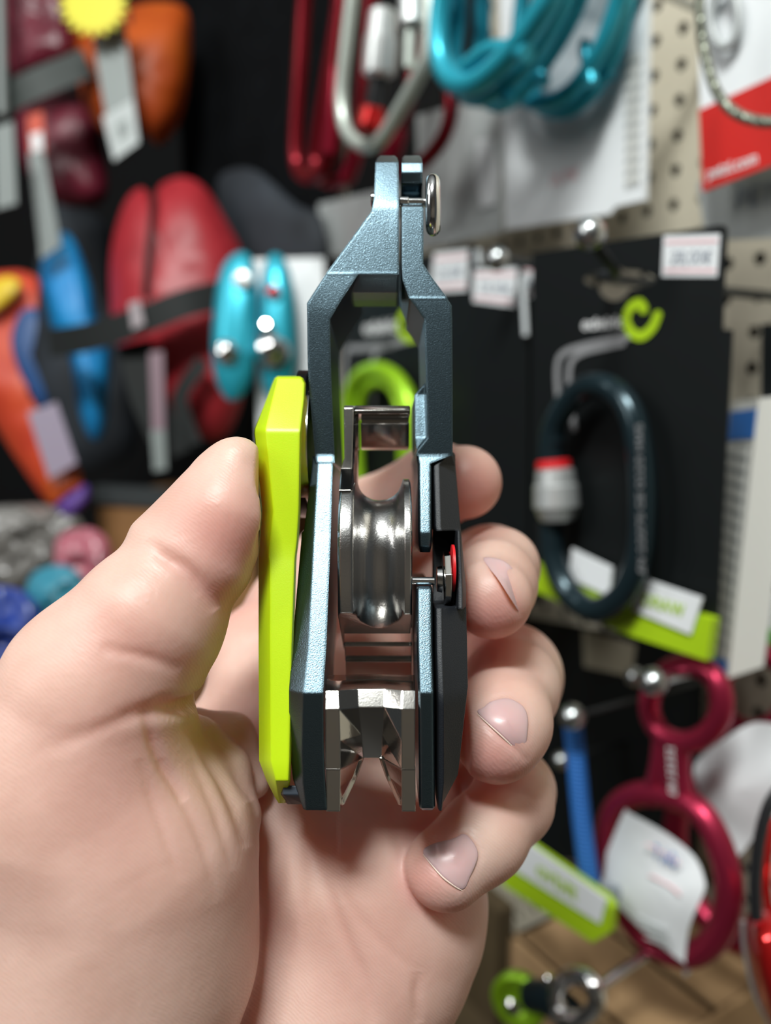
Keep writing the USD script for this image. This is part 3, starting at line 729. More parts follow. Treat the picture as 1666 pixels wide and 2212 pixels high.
single('wall_back', abox(-1.6, 1.2, 1.75, 1.80, 0, 2.8), dark_wall, 'dark back wall of the shop behind the hanging bags', 'wall', kind='structure', smooth=False)
single('floor', abox(-2.2, 1.2, -2.2, 1.8, -0.05, 0), floor_mat, 'dark shop floor under the display', 'floor', kind='structure', smooth=False)
single('wall_front', abox(-2.2, 1.2, -2.25, -2.2, 0, 2.8), mat('warm_wall', (0.50, 0.43, 0.36), 0.7), 'warm beige shop wall behind the viewer', 'wall', kind='structure', smooth=False)
single('ceiling', abox(-2.2, 1.2, -2.2, 1.8, 2.8, 2.85), white_card, 'white shop ceiling above the display', 'ceiling', kind='structure', smooth=False)

CARDS = 'black packaging cards on the wall hooks'
def sticker(t, q, dist, txt, parent):
    s = t.part('price_sticker', plate(q, dist - 0.0004, 0.0003), white_card, parent)
    q = np.array(q, float); L = lambda u, v: tuple((1 - v) * ((1 - u) * q[0] + u * q[1]) + v * ((1 - u) * q[3] + u * q[2]))
    for v0, v1 in ((0.13, 0.2), (0.82, 0.89)):
        t.part('pink_stripe', plate([L(.04, v0), L(.96, v0), L(.96, v1), L(.04, v1)], dist - 0.0006, 0.0002), pink_print, s)
    t.part('price', text_on(txt, L(.14, .68), L(.86, .68), dist - 0.0006, abs(q[3][1] - q[0][1]) * 0.30), ink, s)
def curl(cx, cy, s, dist):
    pts = [(cx + s * a_, cy + s * b_) for a_, b_ in ((1.0, -0.25), (0.72, 0.42), (0.1, 0.95), (-0.55, 0.75), (-0.88, 0.0), (-0.62, -0.72), (-0.12, -1.0), (0.18, -0.66))]
    return stroke(pts, dist, 10.0 * s / 34)
def carabiner(pts, dist, r, n=96, flat=1.0): return bar(pts, dist, r, True, n, 14, flat)
def hook(path, r=0.0022, tip=0.0055):
    c = np.array(path); return sweep(curve(c, 40), r, 10), ball(c[0], tip, 2)
def hook_thing(label, px, py, dist, to_dist=WALL, r=0.0024, tip=0.006, via=None, m=None):
    p = PW(px, py, dist); q = [PW(*v) for v in via] if via else []
    e = (q[-1] if q else p - ZZ * 0.004); e = e + IN * (to_dist + 0.004 - e @ IN)
    t = Thing('wall_hook', label, 'hook', e)
    a_, b_ = hook([p, *q, e], r, tip)
    t.part('rod', a_, m or wire); t.part('tip', b_, wire, smooth=True)

# ---- the large black card with the screw carabiner
D1 = 0.262
t = Thing('packaging_card', 'large black packaging card with price sticker, holding a dark screw carabiner, right of the fingers', 'packaging card', PW(1350, 1300, D1), CARDS)
ell = lambda cx, cy, rx, ry, n=24: [(cx + rx * math.cos(u), cy + ry * math.sin(u)) for u in np.linspace(0, 2 * np.pi, n, endpoint=False)]
euro = unary = None
from shapely.ops import unary_union
eh = unary_union([Polygon(ell(1338, 604, 78, 22)), Polygon(ell(1326, 612, 36, 38))]).simplify(0.8)
board = t.part('board', plate([(1150, 548), (1150, 546), (1555, 486), (1566, 488), (1570, 497), (1560, 712), (1582, 713), (1550, 1345), (1146, 1222)], D1, 0.0008, [list(eh.exterior.coords)[:-1]]), black_card, smooth=False)
sticker(t, [(1434, 509), (1556, 505), (1549, 598), (1430, 597)], D1, '28,00€', board)
t.part('lettering', text_on('edelrid', (1257, 712), (1350, 706), D1, 22, bold=True), pale_print, board)
t.part('emblem', curl(1384, 691, 36, D1 - 0.0006), lime_print, board, label='lime green curled emblem')
for pts in ([(1358, 727), (1250, 750), (1212, 768), (1203, 800), (1206, 860), (1215, 916)], [(1345, 741), (1268, 758), (1238, 776), (1229, 806), (1231, 860), (1241, 926)]):
    t.part('printed_line', stroke(pts, D1 - 0.0005, 7), grey_print, board)
gb = t.part('green_band', plate([(1145, 1216), (1290, 1268), (1540, 1338), (1527, 1427), (1340, 1366), (1145, 1270)], D1 - 0.005, 0.0048), lime_print, smooth=False)
for q, tx in (([(1236, 1185), (1322, 1226), (1316, 1288), (1228, 1248)], None), ([(1380, 1246), (1517, 1292), (1492, 1371), (1364, 1318)], 'DRAW')):
    lb = t.part('white_label', plate(q, D1 - 0.0062, 0.001), white_card, gb, smooth=False)
    if tx: t.part('lettering', text_on(tx, (1388, 1306), (1478, 1332), D1 - 0.0064, 24, bold=True), lime_print, gb)
c = Thing('carabiner', 'dark slate screw carabiner with silver sleeve and red ring on the large black card', 'carabiner', PW(1290, 1315, D1 - 0.014))
DC = D1 - 0.0135
bd = c.part('body', carabiner([(1190, 965), (1212, 892), (1262, 838), (1322, 842), (1366, 900), (1386, 1010), (1388, 1120), (1376, 1220), (1340, 1290), (1285, 1318), (1232, 1285), (1198, 1215), (1190, 1150)], DC, [27, 26, 27, 29, 31, 31, 31, 31, 30, 29, 27, 25, 24] if False else 28), slate_paint)
KX = pxr_at(DC, 1200)
def vlathe(pxy, dist, prof_px, n=32):
    """A turned part standing on a picture segment: prof (py, radius px)."""
    o = PW(pxy[0], pxy[1], dist); k = pxr_at(dist, pxy[0]); d = PW(pxy[2], pxy[3], dist) - o
    L = math.hypot(pxy[2] - pxy[0], pxy[3] - pxy[1]); dd = d / np.linalg.norm(d); sc = np.linalg.norm(d) / L
    return lathe([(s * sc, r * k) for s, r in prof_px], o, dd, n)
g_ = c.part('sleeve', vlathe((1196, 945, 1204, 1125), DC, [(66, 32), (70, 40), (100, 43), (104, 47), (150, 49), (156, 44), (166, 42), (180, 34)]), silver)
c.part('gate', vlathe((1193, 940, 1197, 1012), DC, [(0, 20), (4, 25), (18, 25), (22, 18), (50, 18), (52, 24), (70, 24)]), slate_paint, bd)
c.part('red_ring', vlathe((1195, 990, 1197, 1016), DC, [(4, 33), (6, 36), (20, 37), (22, 34)]), red_paint, g_)
c.part('lettering', text_on('EN 12275 CE 0123 HMS', (1394, 1240), (1388, 915), DC - 0.0098, 17), grey_print, bd)
hook_thing('chromed hook carrying the large black card with the screw carabiner', 1275, 505, 0.222, via=[(1300, 545, 0.232), (1330, 588, 0.248), (1340, 604, 0.264)], m=dark_wire)

# ---- the other black cards further along the wall
for (poly, st, d, lab, txt) in (([(1022, 574), (1118, 566), (1140, 720), (1140, 1330), (1022, 1330)], [(1024, 583), (1117, 578), (1112, 664), (1022, 652)], 0.283, 'narrow black packaging card with sticker, second left of the large one', '19,90€'),
                               ([(1118, 562), (1172, 556), (1172, 1300), (1118, 1310)], [(1124, 574), (1163, 570), (1160, 642), (1124, 645)], 0.291, 'sliver of black packaging card just left of the large one', '24€'),
                               ([(735, 592), (930, 548), (1022, 527), (1034, 545), (1040, 1330), (735, 1335)], [(938, 547), (1012, 538), (1008, 628), (930, 632)], 0.300, 'black packaging card with green carabiner seen through the device', '22,00€')):
    t = Thing('packaging_card', lab, 'packaging card', PW(poly[0][0], 1320, d), CARDS)
    b_ = t.part('board', plate(poly, d, 0.0008), black_card, smooth=False)
    sticker(t, st, d, txt, b_)
    if poly[0][0] < 800:
        t.part('lettering', text_on('edelrid', (785, 722), (862, 716), d, 26, bold=True), pale_print, b_)
        t.part('emblem', curl(888, 702, 30, d - 0.0006), lime_print, b_, label='lime green curled emblem')
        for pts in ([(900, 730), (850, 742), (812, 760), (806, 800), (808, 880)], [(845, 745), (780, 752), (748, 765), (746, 880)]):
            t.part('printed_line', stroke(pts, d - 0.0005, 7), grey_print, b_)
        t.part('green_band', plate([(735, 1250), (1036, 1330), (1036, 1400), (735, 1330)], d - 0.01, 0.0095), lime_print, smooth=False)
    if poly[0][0] > 1000:
        t.part('edge_clip', bar([(poly[1][0] + 8, 575), (poly[1][0] + 14, 650), (poly[1][0] + 18, 725)], d - 0.003, 6, n=20), clear_plastic)
    else:
        t.part('edge_clip', bar([(1034, 540), (1037, 620), (1040, 700)], d - 0.003, 6, n=20), clear_plastic)
c = Thing('carabiner', 'lime green carabiner on the card seen through the device window', 'carabiner', PW(830, 1050, 0.285))
c.part('body', carabiner([(752, 900), (768, 826), (812, 800), (858, 822), (886, 880), (892, 960), (888, 1060), (860, 1130), (800, 1140), (760, 1080), (750, 1000)], 0.287, 19), lime_metal)
c.part('body_ridge', carabiner([(775, 900), (790, 845), (822, 826), (852, 845), (868, 900), (872, 980), (866, 1060), (840, 1105), (805, 1110), (782, 1060), (774, 980)], 0.287, 12), lime_metal)
hook_thing('chromed hook with the narrow black cards', 1075, 560, 0.262, m=dark_wire)

# ---- white and red cards above
t = Thing('information_card', 'large white hanging card under the blue carabiners, with a faint price print', 'card', PW(1240, 470, 0.325))
s_ = t.part('sheet', plate([(1078, -60), (1402, -80), (1392, 432), (1330, 446), (1318, 462), (1092, 496)], 0.325, 0.003), white_card, smooth=False)
t.part('printed_column', plate([(1352, 120), (1386, 112), (1382, 400), (1350, 410)], 0.3246, 0.0003), printed_mat, s_)
t.part('price', text_on('16,95€', (1188, 402), (1248, 386), 0.3246, 26), pink_print, s_)
t = Thing('information_card', 'pale grey card hanging left of the large white card', 'card', PW(1000, 520, 0.335))
t.part('sheet', plate([(900, 250), (1088, 195), (1086, 500), (905, 540)], 0.335, 0.003), grey_card, smooth=False)
t.part('clear_tab', plate([(1030, 300), (1066, 300), (1080, 380), (1070, 440), (1040, 450), (1028, 380)], 0.333, 0.001), white_card)
t = Thing('information_card', 'dim grey card left of the device head, beneath the red carabiners', 'card', PW(790, 540, 0.345))
t.part('sheet', plate([(688, 440), (905, 392), (905, 530), (688, 560)], 0.345, 0.003), grey_card, smooth=False)
t = Thing('packaging_card', 'black packaging card behind the red and pale carabiners at the top', 'packaging card', PW(800, 430, 0.365), CARDS)
t.part('board', plate([(752, -160), (1040, -200), (1030, 215), (905, 262), (900, 395), (752, 430)], 0.365, 0.001), black_card, smooth=False)
t = Thing('information_card', 'white and red packaging card at the upper right behind the steel cable', 'card', PW(1600, 410, 0.31))
s_ = t.part('sheet', plate([(1504, -80), (1760, -120), (1760, 320), (1518, 414)], 0.31, 0.002), white_card, smooth=False)
rp = t.part('red_panel', plate([(1510, 238), (1760, 124), (1760, 322), (1518, 414)], 0.3094, 0.0004), red_print, s_, smooth=False)
t.part('lettering', text_on('petzl.com', (1528, 388), (1636, 352), 0.3092, 22, bold=True), pale_print, s_)
t = Thing('information_card', 'grey packaging card with large grey letters below the red one', 'card', PW(1600, 510, 0.33))
s_ = t.part('sheet', plate([(1506, 395), (1760, 310), (1760, 505), (1700, 512), (1525, 520)], 0.33, 0.002), grey_card, smooth=False)
t.part('lettering', text_on('PETZL', (1586, 450), (1730, 425), 0.3296, 40, bold=True), ink, s_)
t = Thing('hang_hole_rim', 'grey oval rim of the hanging hole in the white and red card', 'rim', PW(1565, 100, 0.305))
t.part('rim', bar(ell(1566, 40, 30, 62, 12), 0.306, 9, True, 48), grey_card)
# steel cable loop
t = Thing('steel_cable', 'loop of twisted steel cable hanging in front of the red packaging card', 'cable', PW(1620, 270, 0.27))
cpath = curve([PW(x, y, 0.272) for x, y in ((1512, -60), (1513, 40), (1522, 110), (1545, 190), (1580, 237), (1630, 260), (1690, 262), (1750, 245))], 420)
kk = pxr_at(0.272, 1560)
tt = np.gradient(cpath, axis=0); tt /= np.linalg.norm(tt, axis=1, keepdims=True); xx = np.cross(tt, IN); xx /= np.linalg.norm(xx, axis=1, keepdims=True); yy = np.cross(tt, xx)
for k_ in range(5):
    ph = np.linspace(0, 70, len(cpath)) + k_ * 2 * np.pi / 5
    t.part('strand', sweep(cpath + (np.cos(ph)[:, None] * xx + np.sin(ph)[:, None] * yy) * 5.5 * kk, 5.6 * kk, 7), mat('cable_wire', (0.20, 0.21, 0.17), 0.4, 0.8) if k_ == 0 else UsdShade.Material.Get(stage, '/World/Looks/cable_wire'))

# ---- blue-green oval carabiners along the top
TG = 'teal carabiners hanging along the top'
for pts, d, r, lab in (([(985, -110), (958, -20), (948, 70), (955, 140), (985, 180), (1030, 178), (1090, 130), (1150, 55), (1195, -30), (1190, -120), (1110, -160)], 0.262, 24, 'leftmost teal carabiner, the one nearest the lens'),
                       ([(1010, -90), (985, 60), (978, 150), (1005, 200), (1050, 206), (1110, 165), (1180, 70), (1225, -40), (1200, -130)], 0.277, 21, 'teal carabiner tucked right behind the leftmost one'),
                       ([(1060, -80), (1040, 90), (1040, 190), (1070, 222), (1115, 205), (1185, 120), (1240, 20), (1255, -60), (1180, -130)], 0.291, 19, 'teal carabiner in the middle of the bunch'),
                       ([(1150, -80), (1120, 90), (1120, 190), (1165, 222), (1230, 200), (1290, 120), (1330, 20), (1345, -60), (1260, -130)], 0.304, 18, 'teal carabiner second from the right in the bunch'),
                       ([(1190, -80), (1150, 110), (1160, 215), (1215, 238), (1275, 200), (1325, 110), (1352, 0), (1352, -80), (1280, -140)], 0.3165, 18, 'rightmost teal carabiner beside the white card')):
    t = Thing('carabiner', lab, 'carabiner', PW(pts[3][0], pts[3][1] + 20, d), TG)
    t.part('body', carabiner(pts, d, r), teal_metal)
    q = pts[5]; t.part('gate', bar([(pts[-4][0] - 10, pts[-4][1] + 60), ((pts[-4][0] + q[0]) / 2 - 26, (pts[-4][1] + q[1]) / 2 - 10), (q[0] - 22, q[1] - 34)], d, r * 0.72, n=24), teal_metal)
hook_thing('chromed hook above the picture carrying the teal carabiners', 1150, -145, 0.25)

# ---- white screw carabiner and red carabiners
t = Thing('carabiner', 'pale grey pear-shaped carabiner with silver screw barrel above the device head', 'carabiner', PW(800, 320, 0.262))
b_ = t.part('body', carabiner([(775, -120), (762, -10), (748, 110), (738, 210), (748, 280), (782, 314), (822, 302), (862, 240), (898, 178), (925, 120), (930, 40), (920, -60), (860, -150)], 0.262, 14.5), pale_metal)
sl = t.part('screw_barrel', vlathe((828, 20, 818, 170), 0.258, [(0, 20), (6, 27), (60, 30), (62, 33), (110, 34), (140, 33), (146, 24), (150, 20)]), silver)
t.part('barrel_shaft', vlathe((818, 165, 806, 250), 0.258, [(0, 19), (70, 19), (84, 16)]), black_rubber, sl)
t.part('red_base', vlathe((808, 222, 800, 292), 0.258, [(0, 14), (14, 24), (48, 29), (66, 20)]), bright_red, sl)
t.part('gate', vlathe((888, 50, 884, 152), 0.258, [(0, 12), (10, 13), (96, 12), (100, 8)]), pale_metal, b_)
t.part('gate_sleeve', vlathe((888, -40, 890, 60), 0.258, [(0, 24), (94, 26), (100, 20)]), silver, b_)
RG = 'dark red carabiners left of the pale one'
for pts, d, r, lab in (([(690, -130), (662, -20), (650, 150), (640, 330), (655, 378), (690, 376), (712, 330), (728, 150), (745, -40), (730, -130)], 0.270, 16, 'dark red carabiner at the left edge of the bunch'),
                       ([(740, -120), (735, 0), (712, 150), (690, 280), (682, 352), (705, 392), (750, 385), (765, 330), (790, 150), (800, -60)], 0.282, 15, 'dark red carabiner just behind the pale grey one'),
                       ([(960, -60), (955, 130), (975, 200), (965, 280), (925, 340), (870, 372), (840, 350), (860, 280), (890, 180), (900, 0)], 0.30, 15, 'dark red carabiner between the pale grey one and the teal bunch')):
    t = Thing('carabiner', lab, 'carabiner', PW(pts[4][0], pts[4][1] + 15, d), RG)
    b_ = t.part('body', carabiner(pts, d, r), red_metal)
    t.part('gate', bar([pts[6], ((pts[6][0] + pts[7][0]) / 2 + 4, (pts[6][1] + pts[7][1]) / 2), (pts[7][0] + 3, pts[7][1])], d - 0.004, r * 1.15, n=20), red_gate, b_)
hook_thing('chromed hook above the picture carrying the red and pale carabiners', 800, -135, 0.25)

# ---- right side: narrow white box, figure-eights, blue cord, green label strip
DB = 0.285
t = Thing('packaging_box', 'tall narrow white box with blue bands and fine print at the right edge', 'box', PW(1580, 1465, DB))
lp_, md, rt = [(1581, 868), (1523, 1452)], [(1640, 860), (1574, 1465)], [(1725, 852), (1650, 1440)]
bx_ = loft([[PW(*a_[i], d) for a_, d in ((lp_, DB + 0.016), (md, DB), (rt, DB + 0.012))] + [PW(*rt[i], DB + 0.05), PW(*lp_[i], DB + 0.05)] for i in (0, 1)])
b_ = t.part('carton', bx_, box_white, smooth=False)
def face(u0, u1, v0, v1, lift, th=0.0003):
    f = lambda u, v: (1 - v) * ((1 - u) * PW(*lp_[0], DB + 0.016) + u * PW(*md[0], DB)) + v * ((1 - u) * PW(*lp_[1], DB + 0.016) + u * PW(*md[1], DB))
    p = np.array([f(u0, v0), f(u1, v0), f(u1, v1), f(u0, v1)]); n = np.cross(p[1] - p[0], p[3] - p[0]); n /= np.linalg.norm(n); n *= -np.sign(n @ IN)
    return loft([p + n * lift, p + n * (lift - th)])
t.part('printed_face', face(0.0, 0.82, 0.15, 0.94, 0.0003), printed_mat, b_, smooth=False)
t.part('blue_band', face(0.0, 0.97, 0.035, 0.135, 0.0003), blue_print, b_, smooth=False); t.part('blue_band', face(0.0, 0.9, 0.935, 0.995, 0.0005), blue_print, b_, smooth=False)
t = Thing('packaging_card', 'black packaging card with white and green foot at the right border', 'packaging card', PW(1690, 1420, 0.325), CARDS)
b_ = t.part('board', plate([(1645, 700), (1780, 690), (1780, 1480), (1640, 1420)], 0.335, 0.001), black_card, smooth=False)
t.part('white_label', plate([(1636, 1272), (1780, 1300), (1780, 1390), (1636, 1350)], 0.334, 0.0008), white_card, b_, smooth=False)
t.part('green_band', plate([(1636, 1352), (1780, 1392), (1780, 1480), (1640, 1415)], 0.333, 0.0016), green_print, b_, smooth=False)

FG = 'crimson figure-eight descenders'
def figure_eight(dx, dy, d, lab, sc=1.0, lettered=True):
    t = Thing('figure_eight', lab, 'descender', PW(1440 + dx, 2040 + dy, d), FG)
    E_ = lambda cx, cy, rx, ry, ang: [(dx + 1440 + sc * (cx - 1440 + rx * math.cos(u) * math.cos(ang) - ry * math.sin(u) * math.sin(ang)), dy + cy + rx * math.cos(u) * math.sin(ang) + ry * math.sin(u) * math.cos(ang)) for u in np.linspace(0, 2 * np.pi, 14, endpoint=False)]
    t.part('small_ring', bar(E_(1482, 1520, 78, 84, 0.3), d, 25, True, 84), crimson)
    t.part('neck', join(bar([(1444 + dx, 1600 + dy), (1430 + dx, 1660 + dy), (1418 + dx, 1735 + dy)], d, [22] * 1 + [24], n=20) if False else bar([(1432 + dx, 1590 + dy), (1424 + dx, 1660 + dy), (1404 + dx, 1730 + dy)], d, 22, n=20), bar([(1472 + dx, 1600 + dy), (1470 + dx, 1670 + dy), (1482 + dx, 1745 + dy)], d, 22, n=20), bar([(1450 + dx, 1600 + dy), (1446 + dx, 1670 + dy), (1444 + dx, 1740 + dy)], d, 20, n=20)), crimson)
    t.part('large_ring', bar([(dx + x, dy + y) for x, y in ((1430, 1716), (1510, 1750), (1560, 1840), (1576, 1935), (1550, 2020), (1490, 2062), (1410, 2040), (1345, 1960), (1312, 1860), (1318, 1770), (1360, 1722))], d, 29, True, 110), crimson)
    if lettered:
        t.part('lettering', text_on('EN 15151', (1462 + dx, 1720 + dy), (1456 + dx, 1615 + dy), d - 0.0066, 18), pale_print)
figure_eight(0, 0, 0.272, 'crimson figure-eight descender with a white label in its large ring')
figure_eight(150, -25, 0.325, 'crimson figure-eight descender half hidden behind the first one', lettered=False)
t = Thing('paper_label', 'curved white paper label tied in the large ring of the front figure-eight', 'label', PW(1450, 2090, 0.272))
def paper(pts, d, bend, th=0.0004):
    o = curve(pts, 60, True); c_ = o.mean(0); rings = []
    for s_, dd in ((0.02, 0), (0.3, 0), (0.6, 0), (0.8, 0), (1, 0), (1, th), (0.6, th), (0.02, th)):
        q = c_ + (o - c_) * s_; rings.append([PW(x, y, d + dd + bend * (((x - c_[0]) / 120) ** 2) + 0.002 * math.sin(y / 40)) for x, y in q])
    return loft(rings)
t.part('sheet', paper([(1350, 1752), (1362, 1757), (1440, 1800), (1500, 1850), (1522, 1900), (1520, 1930), (1490, 2000), (1480, 2070), (1475, 2078), (1400, 2020), (1330, 1950), (1290, 1905), (1290, 1895), (1320, 1820)], 0.262, 0.006), white_card)
t.part('price', text_on('7,40', (1412, 1852), (1462, 1876), 0.2602, 30), blue_print)
for i in range(3): t.part('pink_stripe', bar([(1395 + 4 * i, 1822 + 34 * i), (1440 + 4 * i, 1846 + 34 * i), (1470, 1866 + 34 * i)][:2 if i == 1 else 3], 0.2606, 3, n=12, seg=6, flat=0.2), pink_print) if i != 1 else None
for i in range(4): t.part('printed_line', bar([(1378 + 6 * i, 1978 + 16 * i), (1440 + 3 * i, 2010 + 12 * i)], 0.2606, 4, n=6, seg=6, flat=0.2), grey_card)
t.part('round_mark', bar(ell(1322, 1932, 16, 22, 10), 0.2606, 5, True, 30, 8, 0.2), ink)
t = Thing('paper_label', 'white label hanging behind the neck of the front figure-eight', 'label', PW(1590, 1850, 0.30))
t.part('sheet', paper([(1500, 1655), (1560, 1600), (1640, 1560), (1720, 1600), (1720, 1750), (1640, 1800), (1590, 1850), (1560, 1790), (1520, 1730)], 0.298, 0.0012), white_card)
t = Thing('paper_label', 'small white corner of a label below the front figure-eight', 'label', PW(1490, 2110, 0.29))
t.part('sheet', paper([(1478, 2062), (1510, 2060), (1508, 2075), (1484, 2108), (1476, 2100)], 0.285, 0.002), white_card)
hook_thing('chromed hook carrying the crimson figure-eights', 1412, 1472, 0.256)
hook_thing('short chromed hook left of the figure-eight ring', 1372, 1462, 0.30, tip=0.005, m=dark_wire, r=0.0015)
hook_thing('chromed hook with ball tip above the blue cord', 1237, 1548, 0.247, m=dark_wire, r=0.0012)
hook_thing('dim chromed hook beside the blue cord', 1213, 1642, 0.30, m=dark_wire, r=0.0015, tip=0.005)
t = Thing('cord_loop', 'thick blue braided cord hanging from a ball-tipped hook', 'cord', PW(1265, 1930, 0.262))
t.part('cord', bar([(1238, 1562), (1246, 1650), (1256, 1760), (1268, 1860), (1286, 1990)], 0.258, [22, 23, 25, 27, 29][0], n=40, seg=16), blue_cord)
t = Thing('label_strip', 'lime green strip with white label and green lettering, lower right of the little finger', 'label strip', PW(1200, 2030, 0.25))
st_ = t.part('strip', plate([(1070, 1820), (1118, 1806), (1306, 1938), (1322, 1962), (1318, 2014), (1280, 2036), (1086, 1912)], 0.247, 0.004), lime_print, smooth=False)
t.part('white_label', plate([(1075, 1800), (1122, 1808), (1310, 1944), (1296, 1996), (1100, 1872)], 0.2462, 0.0012), white_card, st_, smooth=False)
t.part('lettering', text_on('orbit', (1158, 1886), (1246, 1946), 0.2458, 26, bold=True), lime_print, st_)
t = Thing('packaging_card', 'plain black packaging card behind the blue cord', 'packaging card', PW(1300, 1900, 0.345), CARDS)
t.part('board', plate([(1120, 1330), (1520, 1400), (1505, 1880), (1120, 1850)], 0.352, 0.001), black_card, smooth=False)
t.part('beige_label', plate([(1258, 1360), (1374, 1392), (1366, 1462), (1262, 1440)], 0.3512, 0.0005), mat('beige_label', (0.30, 0.27, 0.20), 0.5))
# cardboard box, pulley and red gear at the bottom
cb = PW(1340, 2000, 0.30)
t = Thing('cardboard_box', 'open brown cardboard box below the figure-eights', 'box', PW(1330, 2400, 0.31))
z1 = PW(1330, 2010, 0.31)[2]; sA, sB = PW(1212, 2100, 0.31) @ AL, PW(1540, 2100, 0.31) @ AL
t.part('panel', wbox(sA, sB, z1 - 0.16, z1 - 0.012, 0.268, 0.271), cardboard, smooth=False); t.part('panel', wbox(sA, sB, z1 - 0.16, z1, 0.365, 0.368), cardboard, smooth=False)
t.part('panel', wbox(sA, sA + 0.003, z1 - 0.16, z1 - 0.012, 0.268, 0.368), cardboard, smooth=False); t.part('panel', wbox(sB - 0.003, sB, z1 - 0.16, z1 - 0.012, 0.268, 0.368), cardboard, smooth=False)
t.part('flap', wbox(sA, sB - 0.004, z1 - 0.014, z1 - 0.012, 0.275, 0.318), cardboard, smooth=False); t.part('flap', wbox(sA, sB - 0.004, z1 - 0.014, z1 - 0.012, 0.323, 0.362), cardboard, smooth=False)
single('shelf', wbox(-0.62, 0.40, z1 - 0.18, z1 - 0.16, 0.20, WALL), dark_wood, 'dark wooden shelf board carrying the cardboard box', 'shelf', smooth=False)
single('plank_divider', wbox(PW(930, 2100, 0.33) @ AL, PW(1085, 2100, 0.33) @ AL, z1 - 0.16, PW(1000, 1890, 0.33)[2], 0.325, 0.34), dark_wood, 'dark olive-brown panel standing on the shelf beside the little finger', 'panel', smooth=False)
t = Thing('pulley', 'steel pulley with a polished ring and lime green wheel at the bottom edge', 'pulley', PW(1200, 2240, 0.235))
t.part('ring', bar(ell(1247, 2154, 44, 48, 14), 0.232, 20, True, 60), chrome, smooth=True)
def facing_disc(px, py, dist, prof_px, d=None):
    k = pxr_at(dist, px); return lathe([(s * k, r * k) for s, r in prof_px], PW(px, py, dist), np.array([-0.42, -0.88, 0.12]) if d is None else d, 40)
t.part('wheel', facing_disc(1120, 2165, 0.236, [(-30, 30), (-26, 62), (0, 66), (8, 58), (5, 40), (-4, 26)]), lime_metal)
t.part('wheel_hub', facing_disc(1108, 2172, 0.236, [(-20, 18), (12, 20), (18, 12)]), chrome)
t.part('housing', bar([(1150, 2150), (1190, 2160), (1235, 2200), (1240, 2260)], 0.240, 38, n=20), slate_paint)
t.part('bolt', facing_disc(1203, 2195, 0.226, [(-4, 14), (6, 14), (9, 8)]), chrome); t.part('bolt', facing_disc(1187, 2118, 0.226, [(-4, 13), (6, 13), (9, 8)]), chrome)
t.part('hook_rod', bar([(1292, 2134), (1340, 2100), (1392, 2064)], [0.236, 0.25, 0.268], 11, n=14), wire)
t = Thing('red_case', 'glossy red rounded case at the lower right corner', 'case', P(1690, 2200, 0.30))
t.part('shell', pillow([(1612, 1985), (1632, 1965), (1668, 1955), (1760, 1960), (1780, 2120), (1740, 2240), (1680, 2230), (1640, 2160), (1615, 2060)], 0.30, 0.025, 3, 0.002, 10), bright_red)
t.part('rim', bar([(1607, 1990), (1612, 2060), (1634, 2150), (1668, 2215)], 0.268, 7, n=30), silver)
t = Thing('cord_loop', 'thin black cord running down to the red case at the right border', 'cord', P(1640, 1990, 0.275))
t.part('cord', sweep(curve([P(x, y, 0.275) for x, y in ((1690, 1700), (1662, 1740), (1642, 1810), (1632, 1900), (1634, 1985))], 40), 13 * 0.275 / F, 12), black_rubber)
t = Thing('carabiner', 'red carabiner edge at the right border beside the black cord', 'carabiner', P(1680, 1950, 0.31))
t.part('body', sweep(curve([P(x, y, 0.31) for x, y in ((1672, 1780), (1660, 1840), (1656, 1920), (1672, 1990), (1720, 1980), (1740, 1850), (1720, 1770))], 50, True), 10 * 0.31 / F, 12, True), bright_red)

# ---- left side: bags hanging further along, over a table with small goods
t = Thing('backpack', 'big black backpack hanging between the orange bag and the red carabiners', 'backpack', P(540, 560, 0.80))
t.part('body', pillow([(395, -80), (560, -120), (720, -80), (735, 150), (730, 400), (700, 640), (560, 680), (430, 600), (390, 300)], 0.80, 0.04, 1, 0.010, 8, tilt=(-0.052, 0)), black_cloth)
t.part('side_pocket', pillow([(468, 400), (500, 366), (560, 372), (640, 440), (695, 470), (700, 560), (640, 640), (540, 600), (490, 500)], 0.745, 0.02, 4, 0.006, 12, tilt=(-0.045, 0)), slate_cloth, label='slate grey side pocket')
t = Thing('backpack', 'dim slate backpack low behind the blue and red bags', 'backpack', P(180, 700, 1.05))
t.part('body', pillow([(100, 470), (180, 452), (240, 500), (265, 620), (300, 900), (260, 1000), (120, 990), (60, 800)], 1.05, 0.04, 2, 0.01, 10), slate_cloth)
t = Thing('pouch', 'orange dry bag at the top with a grey tag over its left side', 'bag', P(290, 310, 0.8))
t.part('body', pillow([(162, 60), (185, 10), (270, 14), (330, 4), (396, 14), (413, 70), (408, 180), (388, 265), (346, 314), (312, 292), (250, 300), (205, 270), (172, 200)], 0.80, 0.045, 5, 0.012, 16), orange_cloth)
t.part('seam', sweep(curve([P(x, y, d) for x, y, d in ((276, 20, .775), (292, 120, .762), (306, 220, .768), (318, 295, .79))], 30), 0.0022, 8), mat('dark_seam', (0.10, 0.02, 0.006), 0.6))
t = Thing('hang_tag', 'grey hanging tag with a white lower end in front of the orange bag', 'tag', P(250, 345, 0.72))
b_ = t.part('strip', slab_d([(200, 84), (268, 40), (300, 306), (246, 346)], 0.72, 0.001), grey_tag, smooth=False)
t.part('white_end', slab_d([(222, 252), (288, 214), (300, 308), (246, 347)], 0.7195, 0.0004), paper_tag, b_, smooth=False)
t.part('printed_square', slab_d([(248, 268), (275, 254), (281, 288), (254, 304)], 0.7190, 0.0004), grey_tag, b_, smooth=False)
t = Thing('price_star', 'yellow starburst price tag above the orange bag', 'price tag', P(203, 75, 0.70))
